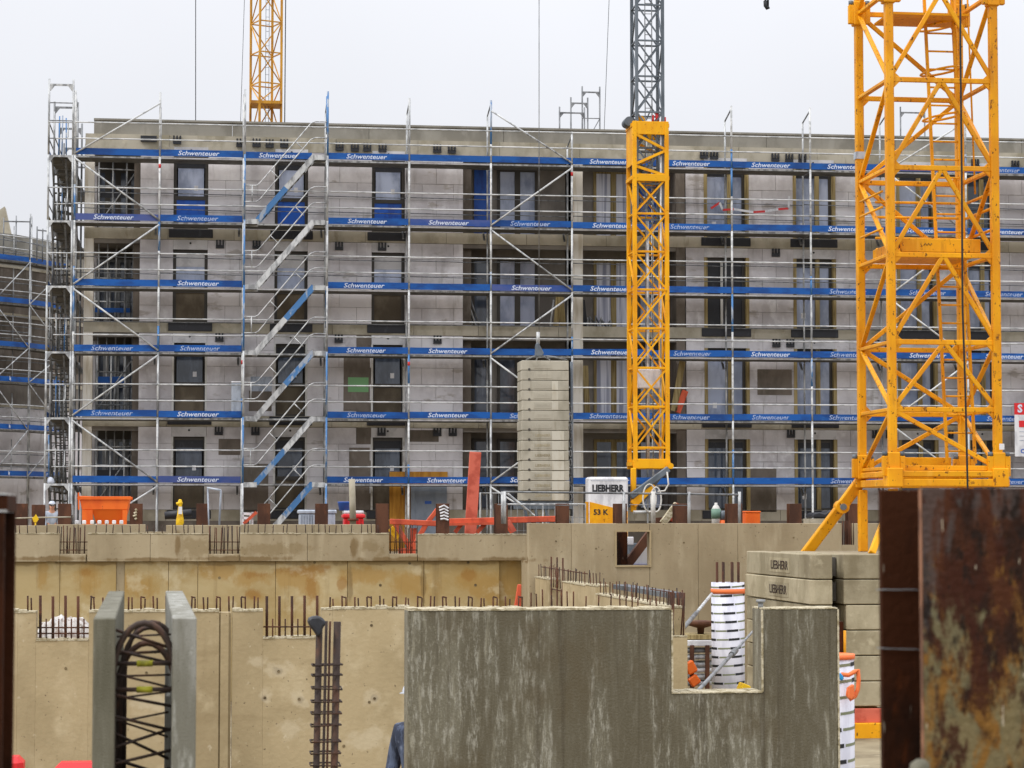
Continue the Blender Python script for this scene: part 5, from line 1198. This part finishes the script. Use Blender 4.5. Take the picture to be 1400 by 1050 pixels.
# railing along the pit edge
t = thing('edge_railing', 'thin steel safety railing along the pit edge before the crane cabinet', 'railing', at(840, 714, 44.5))
for a, c in ((688, 850), (850, 1012)): tube('rail', at(a, 672.5 + (a - 688) * .012, 44.5), at(c, 672.5 + (c - 688) * .012, 44.5), .02, M_galvd, t)
for px, m_ in ((687, M_galv), (690, M_galv), (853, M_galv), (893, M_wfr), (942, M_galv), (1011, M_galv)): tube('post', at(px, 716, 44.5), at(px, 672, 44.5), .03 if px != 893 else .045, m_, t, 8)
tube('brace', at(693, 674, 44.55), at(727, 702, 44.55), .022, M_galv, t)
for a, c in ((680, 790), (860, 940)): tube('lower_wire', at(a, 690, 44.5), at(c, 691, 44.5), .008, M_galvd, t)
t = thing('rope_line', 'thin sagging rope along the pit edge at the far left', 'rope', at(70, 707, 44.9)); wire('rope', [at(10, 709, 44.9), at(60, 707.5, 44.9), at(100, 707, 44.9)], .015, M_band, t); 
for px in (12, 98): tube('stake', at(px, 726, 44.9), at(px, 704, 44.9), .02, M_rebard, t)
t = thing('warning_flag', 'small yellow marker on the rope at the far left', 'marker', at(48, 716, 44.8)); b = MB(); q = [at(x, y, 44.8) for x, y in ((46, 714), (44, 708), (47, 706), (49, 703), (51, 706), (53, 710), (50, 714))]; b.prism([(v.x, v.z) for v in q], 44.78, 44.82); b.build('flag', M_yelp, t); tube('stick', at(48.5, 728, 44.8), at(48.5, 712, 44.8), .015, M_yelp, t)
# braces and boxes right of the cabinet
t = thing('brace_pair', 'rusty red and grey raking braces right of the cable loops', 'brace', at(912, 712, 46)); bar('brace', at(906, 716, 46), at(926, 689, 46), .14, .1, M_lip, t, .01); bar('brace', at(916, 712, 46.2), at(926, 688, 46.2), .12, .1, M_orast, t, .01); bar('sole', at(896, 712, 46.3), at(922, 710, 46.3), .12, .12, M_rust, t)
t = thing('gas_bottle', 'green and white gas bottle right of the raking braces', 'gas bottle', at(979, 714, 46)); q = at(979, 716, 46); b = MB(); b.lathe([(.09, -.2), (.09, .28), (.06, .35), (.03, .38), (.03, .42)], q, 12); b.build('body', M_wfr, t, True); tube('sleeve', (q.x, q.y, q.z + .1), (q.x, q.y, q.z + .3), .095, M_green2, t, 12)
t = thing('small_drum', 'dark drum with orange base beside the gas bottle', 'drum', at(989, 714, 46)); q = at(989, 716, 46); b = MB(); b.lathe([(.1, -.2), (.1, .07)], q, 12); b.build('base', M_orange, t, True); b = MB(); b.lathe([(.085, .072), (.085, .24), (.05, .26)], q, 12); b.build('top', M_cgrey, t, True)
t = thing('orange_box', 'small bright orange box between two rusty pile heads', 'box', at(1029, 715, 46)); x0, x1 = FX(1019, 46), FX(1039, 46); z1 = FZ(699, 46, 1028); box('body', x0, x1, 46, 46.3, z1 - .6, z1 - .03, M_orange, t, .015); box('lid', x0 - .01, x1 + .01, 45.99, 46.31, z1 - .028, z1 + .004, M_orange, t, .008)
t = thing('tarp_heap', 'black tarpaulin heap below the right windows', 'tarpaulin', at(1128, 706, 60)); b = MB(); q = [at(x, y, 60) for x, y in ((1110, 708), (1112, 702), (1120, 700), (1128, 702), (1136, 697), (1142, 700), (1143, 708))]; b.prism([(v.x, v.z) for v in q], 60, 60.7); b.build('tarp', M_black, t, bevel=.03)
box('pallet', FX(1108, 60), FX(1145, 60), 60, 60.8, GRD, FZ(709, 60, 1128), M_band, t)
# behind the square opening
t = thing('raking_pile', 'dark steel pile with raking strut seen through the square opening', 'steel pile', at(850, 770, 43.2)); box('post', FX(840, 43), FX(857.5, 43), 43, 43.3, FLOOR, FZ(728, 43, 850), M_piled, t); bar('raker', at(853, 778, 43.4), at(892, 726, 43.4), .16, .16, M_rust, t)
t = thing('white_bag', 'white bulk bag and sheets seen through the square opening', 'bulk bag', at(880, 780, 43.6)); b = MB(); q = [at(x, y, 43.6) for x, y in ((860, 772), (875, 749), (884, 746), (892, 748), (892, 772))]; b.prism([(v.x, v.z) for v in q], 43.6, 43.72); b.build('bag', M_white, t, bevel=.015); box('white_slip', FX(857, 43.55), FX(866, 43.55), 43.55, 43.6, FZ(745, 43.5, 860), FZ(734, 43.5, 860), M_white, t, .01)
box('bag_base', FX(858, 43.6), FX(892, 43.6), 43.55, 43.72, FLOOR + .01, FZ(772.5, 43.6, 875), M_bluep, t)
# site sign at the right edge, hung on the scaffold
YG = YS - .12
sg = thing('site_sign', 'white site sign with red header hung on the scaffold at the right picture edge', 'sign', at(1400, 625, YG))
g0 = FX(1387.5, YG, 590); zs1, zs0, zsh = FZ(551, YG, 1390), FZ(624, YG, 1390), FZ(567, YG, 1390)
box('board', g0, g0 + 1.5, YG, YG + .03, zs0, zsh, M_white, sg); hd = box('header', g0, g0 + 1.5, YG, YG + .03, zsh + .001, zs1, M_red, sg)
text('lettering', 'S', .34, M_print, sg, (g0 + .1, YG - .004, (zsh + zs1) / 2), bold=.014, ax='LEFT')
box('red_pictogram', g0 + .14, g0 + .42, YG - .008, YG - .001, FZ(584, YG, 1390), FZ(575, YG, 1390), M_red, sg)
for py in (590, 596, 602): box('text_line', g0 + .15, g0 + .9, YG - .006, YG - .001, FZ(py + .5, YG, 1390), FZ(py - .3, YG, 1390), M_greyp, sg)
text('small_mark', 'O', .2, M_bluep, sg, (g0 + .18, YG - .004, FZ(617, YG, 1390)), bold=.006, ax='LEFT')
# grey lockers on the scaffold beside the stair, red and white tape at the right windows
lk = thing('deck_locker', 'pale grey upright box on the scaffold deck beside the stair', 'box', (FX(323, YS), YS + .3, ZD[1]))
box('body', FX(316, YS + .1), FX(331, YS + .1), YS + .1, YS + .5, ZD[1] + .01, FZ(523, YS, 323), M_greyp, lk, .02); box('lid', FX(315.5, YS + .1), FX(331.5, YS + .1), YS + .09, YS + .51, FZ(523, YS, 323) + .002, FZ(521, YS, 323), M_white, lk, .01)
tp = thing('warning_tape', 'red and white warning tape strung loosely across the upper right windows', 'tape', at(1010, 290, YS + .5))
tpts = [(972, 285), (984, 277), (988, 287), (1003, 286), (1030, 290), (1046, 289), (1064, 286), (1078, 285), (1079, 268)]
for i, (p, q) in enumerate(zip(tpts, tpts[1:])): bar('tape_piece', at(*p, YS + .9), at(*q, YS + .9), .07, .006, M_redst if i % 2 == 0 else M_white, tp)
# leaning boards and poles in the loggias
def lean_(label, name, a, b_, k, m, r=.06, sq=True, y=1.0):
    t = thing(name, label, name.replace('_', ' '), (FX(a[0], YW + y), YW + y, fl[k]), 'timbers and poles stored in the loggias')
    (bar('board', at(*a, YW + y), at(*b_, YW + y), r * 2, .05, m, t) if sq else tube('pole', at(*a, YW + y), at(*b_, YW + y), r, m, t))
for i, (a, b_, k, m, r, sq, lab) in enumerate((
    ((760, 447), (764, 405), 2, M_wood, .09, True, 'yellow timber board leaning left of the pale column'), ((752, 448), (757, 410), 2, M_galv, .03, False, 'thin pole leaning beside the yellow timber board'), ((770, 447), (766, 400), 2, M_wood, .09, True, 'second yellow timber board leaning against the pale column'),
    ((651, 446), (636, 402), 2, M_galv, .03, False, 'grey pole leaning at the left of the central loggia'), ((656, 446), (641, 403), 2, M_galvd, .03, False, 'dark pole leaning beside the grey pole of the central loggia'), ((646, 446), (634, 406), 2, M_galv, .03, False, 'outer grey pole at the left of the central loggia'),
    ((803, 564), (800, 500), 1, M_wood, .09, True, 'timber board leaning right of the pale column one floor lower'), ((921, 562), (933, 494), 1, M_wood, .1, True, 'olive timber board leaning right of the slim yellow crane'), ((922, 563), (936, 506), 1, M_white, .02, False, 'white rod leaning beside the olive timber board'), ((926, 564), (937, 534), 1, M_orast, .1, True, 'rust red board leaning right of the slim yellow crane'),
    ((927, 449), (938, 420), 2, M_galv, .05, False, 'grey tube leaning in the right loggia'), ((800, 448), (796, 410), 2, M_black, .08, True, 'black sheet leaning right of the pale column'))):
    lean_(lab, 'leaning_board' if sq else 'leaning_pole', a, b_, k, m, r, sq, .3 + .06 * i if i not in (7, 8, 9, 10) else .1 - .3 * (i % 2))
t = thing('tube_bundle', 'tangle of grey tubes on the loggia floor right of the pale column', 'tube bundle', (FX(820, YW + .5), YW + .5, fl[2]))
for i in range(7): wire('tube', [at(803 + i * 5, 449, YW + .4), at(805 + i * 5 + random.uniform(-4, 4), 436 + random.uniform(-4, 4), YW + .5), at(812 + i * 4, 446, YW + .6)], .03, random.choice((M_galv, M_galvd)), t)
# props in the corner loggia
for k in range(3):
    for i, px in enumerate((134, 146, 158, 170, 181)):
        y = YW + 1.2 + .35 * (i % 3); x = FX(px, y, 500)
        t = thing('steel_prop', 'thin steel prop in the corner loggia, %s from the column, %s' % (('first', 'second', 'third', 'fourth', 'fifth')[i], ('ground floor', 'first floor', 'second floor')[k]), 'prop', (x, y, fl[k]), 'steel props in the corner loggia')
        tube('lower_tube', (x, y, fl[k]), (x, y, fl[k] + 1.4), .035, M_galvd, t, 8); tube('upper_tube', (x, y, fl[k] + 1.4), (x, y, fl[k] + ST - SL), .026, M_galv, t, 8)
for k, nm_ in ((0, 'ground floor'), (1, 'first floor'), (3, 'top floor')):
    y = YW + .75; t = thing('shoring_frame', 'grey shoring frame with rails standing in the corner loggia on the ' + nm_, 'shoring frame', (FX(158, y), y, fl[k]), 'shoring frames in the corner loggia')
    xs2 = [FX(p_, y, 500) for p_ in (133, 152, 171, 187)]
    for x in xs2: tube('post', (x, y, fl[k]), (x, y, fl[k] + 2.2), .028, M_galv, t)
    for h in (.35, .9, 1.4, 1.95): tube('rail', (xs2[0], y - .04, fl[k] + h), (xs2[3], y - .04, fl[k] + h + random.uniform(-.05, .05)), .022, random.choice((M_galv, M_galvd)), t)
    tube('diagonal', (xs2[0], y + .04, fl[k] + .2), (xs2[3], y + .04, fl[k] + 2.0), .02, M_galv, t)
    box('board', xs2[0], xs2[2], y + .05, y + .09, fl[k] + 1.05, fl[k] + 1.25, M_blue if k == 1 else M_black, t)
t = thing('trestle_deck', 'small trestle deck with a blue board inside the corner loggia', 'trestle', (FX(155, YW + 1.5), YW + 1.5, fl[2])); 
for py in (380, 398, 412): tube('rail', at(128, py, YW + 1.6), at(184, py + 1, YW + 1.6), .022, M_galv, t)
box('blue_board', FX(128, YW + 1.5), FX(176, YW + 1.5), YW + 1.5, YW + 1.54, FZ(427, YW + 1.5, 150), FZ(421, YW + 1.5, 150), M_blue, t); 
for px in (130, 150, 182): tube('post', at(px, 441, YW + 1.62), at(px, 372, YW + 1.62), .03, M_galv, t)

# ------------------------------------------------------------------ down in the pit
def formtube(label, pxc, pyt, Y, dia, pitch, nb_, strap_py, sh_=.035):
    c = at(pxc, pyt, Y); R = dia / 2
    t = thing('formwork_tube', label, 'formwork tube', (c.x, c.y, FLOOR), 'cardboard column forms')
    b = MB(); b.lathe([(R, FLOOR - c.z), (R, 0), (R - .015, .0), (R - .015, -.1)], c, 32); b.build('shell', M_tube, t, True)
    z = c.z - pitch * .45; i = 0
    while z > FLOOR + .05:
        for s in range(8):                          # printed band: black name blocks between olive strips
            a0 = 2 * math.pi * (s / 8) + .1 * i; a1 = a0 + 2 * math.pi / 8 * (.92 if s % 2 else .98)
            b = MB(); n = 5; hb = pitch * (.13 if s % 2 else .09); sl = .012 * dia
            for q in range(n + 1):
                a = a0 + (a1 - a0) * q / n; zz_ = z + sl * math.cos(a - .4) * 2.4
                for dz in (-hb, hb): b.v.append((c.x + (R + .0015) * math.cos(a), c.y + (R + .0015) * math.sin(a), zz_ + dz))
            b.f = [(2 * q, 2 * q + 2, 2 * q + 3, 2 * q + 1) for q in range(n)]
            b.build('printed_band', M_ink if s % 2 else M_inkg, t)
        z -= pitch; i += 1
    zs_ = FZ(strap_py, Y, pxc)
    b = MB(); b.lathe([(R + .002, -sh_), (R + .008, -sh_), (R + .008, sh_), (R + .002, sh_)], (c.x, c.y, zs_), 32); b.build('orange_strap', M_strap, t, True)
    return t, c
t, c = formtube('white striped column form with rebar ends and orange strap seen through the cut out', 995, 796, 34.0, .49, .128, 20, 808)
for i in range(8):
    a = 2 * math.pi * i / 8 + .2; tube('rebar', (c.x + .17 * math.cos(a), c.y + .17 * math.sin(a), FLOOR), (c.x + .17 * math.cos(a), c.y + .17 * math.sin(a), FZ(768.5, 34, 995)), .018, M_rebar, t, 8)
t2, c2 = formtube('white striped column form behind the right end of the wet wall, loose orange strap', 1126, 898, 18.6, .49, .128, 14, 897, .018)
q = [at(x, y, 18.3) for x, y in ((1150, 922), (1160, 923), (1169, 918), (1173, 916), (1174, 930), (1173, 942), (1169, 952), (1163, 956), (1159, 950), (1160, 942), (1166, 938))]
b = MB(); b.path(q, .018, 8); b.build('strap_tail', M_strap, t2, True)
b = MB(); pp = [at(x, y, 18.28) for x, y in ((1160, 938), (1167, 935), (1168, 952), (1163, 957), (1159, 954))]; b.prism([(v.x, v.z) for v in pp], 18.26, 18.29); b.build('strap_flap', M_strap, t2, bevel=.008)
b = MB(); pp = [at(x, y, 18.3) for x, y in ((1144, 921), (1148, 919), (1153, 926), (1151, 931), (1145, 927))]; b.prism([(v.x, v.z) for v in pp], 18.27, 18.32); b.build('blue_clip', M_cyan, t2, bevel=.008)
box('dark_liner', FX(1146, 18.8), FX(1151, 18.8), 18.8, 18.9, FLOOR, FZ(850, 18.8, 1148), M_piled, t2)
tube('yellow_post', at(1154, 915, 19.0), at(1154, 862, 19.0), .018, M_yel, t2, 8)
t = thing('push_pull_prop', 'grey inclined prop holding the striped column form to the stepped wall', 'prop', at(928, 868, 30)); tube('outer_tube', at(928, 866, 30.2), at(952, 838, 32), .03, M_galvd, t, 8); tube('inner_tube', at(952, 838, 32), at(973, 812, 33.7), .022, M_galv, t, 8)
t = thing('push_pull_prop', 'grey inclined prop crossing in front of the striped column form', 'prop', at(950, 948, 27)); tube('outer_tube', at(938, 962, 26.5), at(1003, 892, 30), .024, M_galvd, t, 8); tube('inner_tube', at(1003, 892, 30), at(1037, 855, 32), .017, M_galvd, t, 8); tube('collar_nut', at(1000, 895, 29.85), at(1006, 889, 30.15), .04, M_galvd, t, 8)
t = thing('tube_stack', 'rack of stacked scaffold tubes with orange bits behind the striped column form', 'tube stack', (FX(955, 36.5), 36.5, FLOOR))
for r in range(6):
    for s in range(3):
        z = FZ(890 + r * 9, 36, 955); tube('tube', (FX(936, 36) - .1, 36 + s * .22, z), (FX(985, 36), 36 + s * .22, z + random.uniform(-.02, .02)), .035, random.choice((M_galv, M_galvd, M_white)), t, 8)
for px in (946, 967): bar('rack_post', at(px, 960, 35.9), at(px, 882, 35.9), .06, .06, M_rust, t)
box('white_sheet', FX(937, 36), FX(985, 36), 35.9, 36.7, FZ(883, 36, 955), FZ(875, 36, 955), M_white, t, .01); box('timber_top', FX(937, 36), FX(985, 36), 35.95, 36.7, FZ(874, 36, 955), FZ(868, 36, 955), M_wood, t)
q = at(958, 862, 36.3); b = MB(); b.lathe([(.05, 0), (.06, .1), (.2, .14), (.22, .2), (.1, .22)], (q.x, q.y, q.z - .06), 14); b.build('spool', M_rust, t, True)
for a, c_ in (((940, 905), (948, 920)), ((945, 925), (953, 936))): bar('orange_piece', at(*a, 35.8), at(*c_, 35.8), .16, .1, M_orange, t, .02)
t = thing('yellow_wedge', 'yellow wooden wedge at the foot of the striped column form', 'wedge', at(1025, 945, 33)); b = MB(); q = [at(x, y, 33) for x, y in ((1010, 950), (1017, 934), (1026, 938), (1030, 950))]; b.prism([(v.x, v.z) for v in q], 33, 33.3); b.build('wedge', M_yelp, t, bevel=.01); box('pedestal', FX(1008, 33), FX(1032, 33), 33, 33.3, FLOOR, FZ(950.5, 33, 1020), M_dark, t)
t = thing('cable_coil', 'black cables lying on the pit floor below the yellow crane beam', 'cable', at(1178, 1045, 33.5))
for i in range(4): wire('cable', [at(1168, 1030 + 4 * i, 33.5), at(1180, 1034 + 4 * i, 33.5), at(1190, 1040 + 3 * i, 33.5), at(1200, 1046 + i, 33.4)], .03, M_ink, t)
# red barriers at the bottom left
for a, c_, y0, Y, lab in ((2, 37, 1036, 25.0, 'rounded red plastic barrier end beside the near left pile'), (79, 140, 1044, 25.4, 'rounded red plastic barrier partly hidden by the precast shell')):
    x0, x1 = FX(a, Y), FX(c_, Y); z1 = FZ(y0, Y, a); t = thing('road_barrier', lab, 'barrier', ((x0 + x1) / 2, Y + .2, FLOOR), 'red plastic barriers')
    box('body', x0, x1, Y, Y + .35, FLOOR + .1, z1, M_red, t, .06); box('foot', x0 + .02, x1 - .02, Y - .08, Y + .43, FLOOR, FLOOR + .098, M_red, t, .02)
q = at(69, 661, YS + .1)
t = thing('dome_lamp', 'white dome lamp on the lowest deck of the end scaffold', 'lamp', q); b = MB(); b.lathe([(.12, 0), (.125, .06), (.1, .14), (.05, .19), (.01, .2)], q, 16); b.build('dome', M_helm, t, True); tube('foot', (q.x, q.y, q.z - .04), (q.x, q.y, q.z), .09, M_galvd, t, 10)

# ------------------------------------------------------------------ people
def skin(name, verts, edges, radii, m, parent, root, sub=2):
    me = bpy.data.meshes.new(name); me.from_pydata(verts, edges, []); me.materials.append(m)
    o = bpy.data.objects.new(name, me); finish(o, parent, W[parent.name])
    md = o.modifiers.new('skin', 'SKIN'); md.use_smooth_shade = True
    for v, r in zip(me.skin_vertices[0].data, radii): v.radius = r if isinstance(r, tuple) else (r, r)
    me.skin_vertices[0].data[root].use_root = True
    s = o.modifiers.new('sub', 'SUBSURF'); s.levels = sub; s.render_levels = sub
    return o
def person(label, loc, H, face, cloth, trou, lean=.0, gaze=0.):
    """face: rotation about z, 0 looks towards -y"""
    t = thing('person', label, 'person', loc, 'site workers'); k = H / 1.8
    V = [(0, 0, .95), (0, -.01 - lean * .3, 1.15), (0, -.02 - lean * .6, 1.36), (0, -.03 - lean, 1.50), (0, -.05 - lean * 1.3, 1.60), (0, -.07 - lean * 1.5, 1.70)]
    R = [(.17, .12), (.155, .11), (.19, .125), (.075, .07), (.1, .115), (.1, .115)]
    Ed = [(0, 1), (1, 2), (2, 3), (3, 4), (4, 5)]
    def add(p, r, e): V.append(p); R.append(r); Ed.append((e, len(V) - 1)); return len(V) - 1
    hands = []
    for s in (-1, 1):
        h = add((s * .1, 0, .9), .095, 0); kn = add((s * .12, -.03, .5), .06, h); an = add((s * .12, .02, .09), .042, kn); add((s * .13, -.16, .035), .038, an)
        sh = add((s * .19, -.02 - lean * .7, 1.41), .062, 2); el = add((s * .26, .0 - lean * .4, 1.12), .044, sh); wr = add((s * .25, -.16 - lean * .5, .93), .03, el); pa = add((s * .245, -.23 - lean * .5, .88), (.036, .02), wr)
        for f in range(4):
            k1 = add((s * (.275 - .02 * f), -.285 - lean * .5 + abs(f - 1.5) * .006, .845), .0105, pa); add((s * (.272 - .019 * f), -.305 - lean * .5, .805 + .004 * f), .009, k1)
        th = add((s * .215, -.245 - lean * .5, .875), .012, pa); add((s * .205, -.285 - lean * .5, .855), .0095, th)
    V = [tuple(Vector(v) * k) for v in V]; R = [tuple(x * k for x in (r if isinstance(r, tuple) else (r, r))) for r in R]
    body = skin('body', V, Ed, R, M_skin, t, 0)
    g = 1.13
    def garment(name, idx_edges, m, grow=.012):
        ids = sorted({i for e in idx_edges for i in e}); mp = {i: n for n, i in enumerate(ids)}
        return skin(name, [V[i] for i in ids], [(mp[a], mp[b_]) for a, b_ in idx_edges], [tuple(x + grow * k for x in R[i]) for i in ids], m, t, 0)
    L0, L1 = 6, 6 + 18
    garment('jacket', [(0, 1), (1, 2), (2, 3), (2, L0 + 4), (L0 + 4, L0 + 5), (L0 + 5, L0 + 6), (2, L1 + 4), (L1 + 4, L1 + 5), (L1 + 5, L1 + 6)], cloth, .022)
    garment('trousers', [(0, L0), (L0, L0 + 1), (L0 + 1, L0 + 2), (0, L1), (L1, L1 + 1), (L1 + 1, L1 + 2)], trou, .014)
    hx = Vector(V[5]); base = Vector(loc)
    cap = MB(); c = base + hx + Vector((0, .005, .035)) * k
    cap.lathe([(.125 * k, 0), (.13 * k, .015 * k), (.118 * k, .05 * k), (.09 * k, .09 * k), (.05 * k, .112 * k), (.004, .118 * k)], c, 20); hl = cap.build('helmet', M_helm, t, True)
    b = MB(); b.prism([(c.x - .09 * k, c.z + .002), (c.x + .09 * k, c.z + .002), (c.x + .08 * k, c.z + .014), (c.x - .08 * k, c.z + .014)], c.y - .165 * k, c.y - .1 * k); b.build('brim', M_helm, hl)
    for s in (-1, 1):
        e = base + hx + Vector((s * .033, -.087, -.025)) * k
        b = MB(); b.lathe([(.004, -.014), (.018, -.01), (.02, 0), (.018, .01), (.004, .014)], e, 10); b.build('safety_glass', M_ink, t, True)
        e = base + hx + Vector((s * .083, .01, -.04)) * k; b = MB(); b.lathe([(.004, -.03), (.014, -.02), (.017, .01), (.006, .03)], e, 8); b.build('ear', M_skin, t, True)
    n_ = base + hx + Vector((0, -.098, -.052)) * k; b = MB(); b.lathe([(.014 * k, -.014), (.012 * k, 0), (.006, .03 * k)], n_, 8); b.build('nose', M_skin, t, True)
    m_ = base + hx + Vector((0, -.09, -.092)) * k; b = MB(); b.box(m_.x - .025 * k, m_.x + .025 * k, m_.y - .004, m_.y + .012, m_.z - .005, m_.z + .004); b.build('mouth', M_salm, t)
    for s in (-1, 1):
        ft = base + Vector((s * .13, -.07, .04)) * k; box('boot', ft.x - .05, ft.x + .05, ft.y - .15, ft.y + .13, loc[2], loc[2] + .1, M_ink, t, .025)
    t.rotation_euler = (0, 0, face)
    return t
YH = 20.4
hp = at(574, 975, YH)
person('worker in white helmet and dark glasses behind the left edge of the wet wall', (hp.x + .02, YH, FLOOR), 1.86, math.radians(-30), M_cloth, M_trou, lean=.02)
hp = at(71, 690, 71.2)
person('small distant worker in white helmet at the foot of the end scaffold', (hp.x, 71.2, GRD), 1.5, math.radians(10), M_greyp, M_trou)
print('objects', len(bpy.data.objects))

for o in bpy.data.objects:
    if 'label' in o and len(o['label'].split()) > 16: print('LONG', o.name, o['label'])
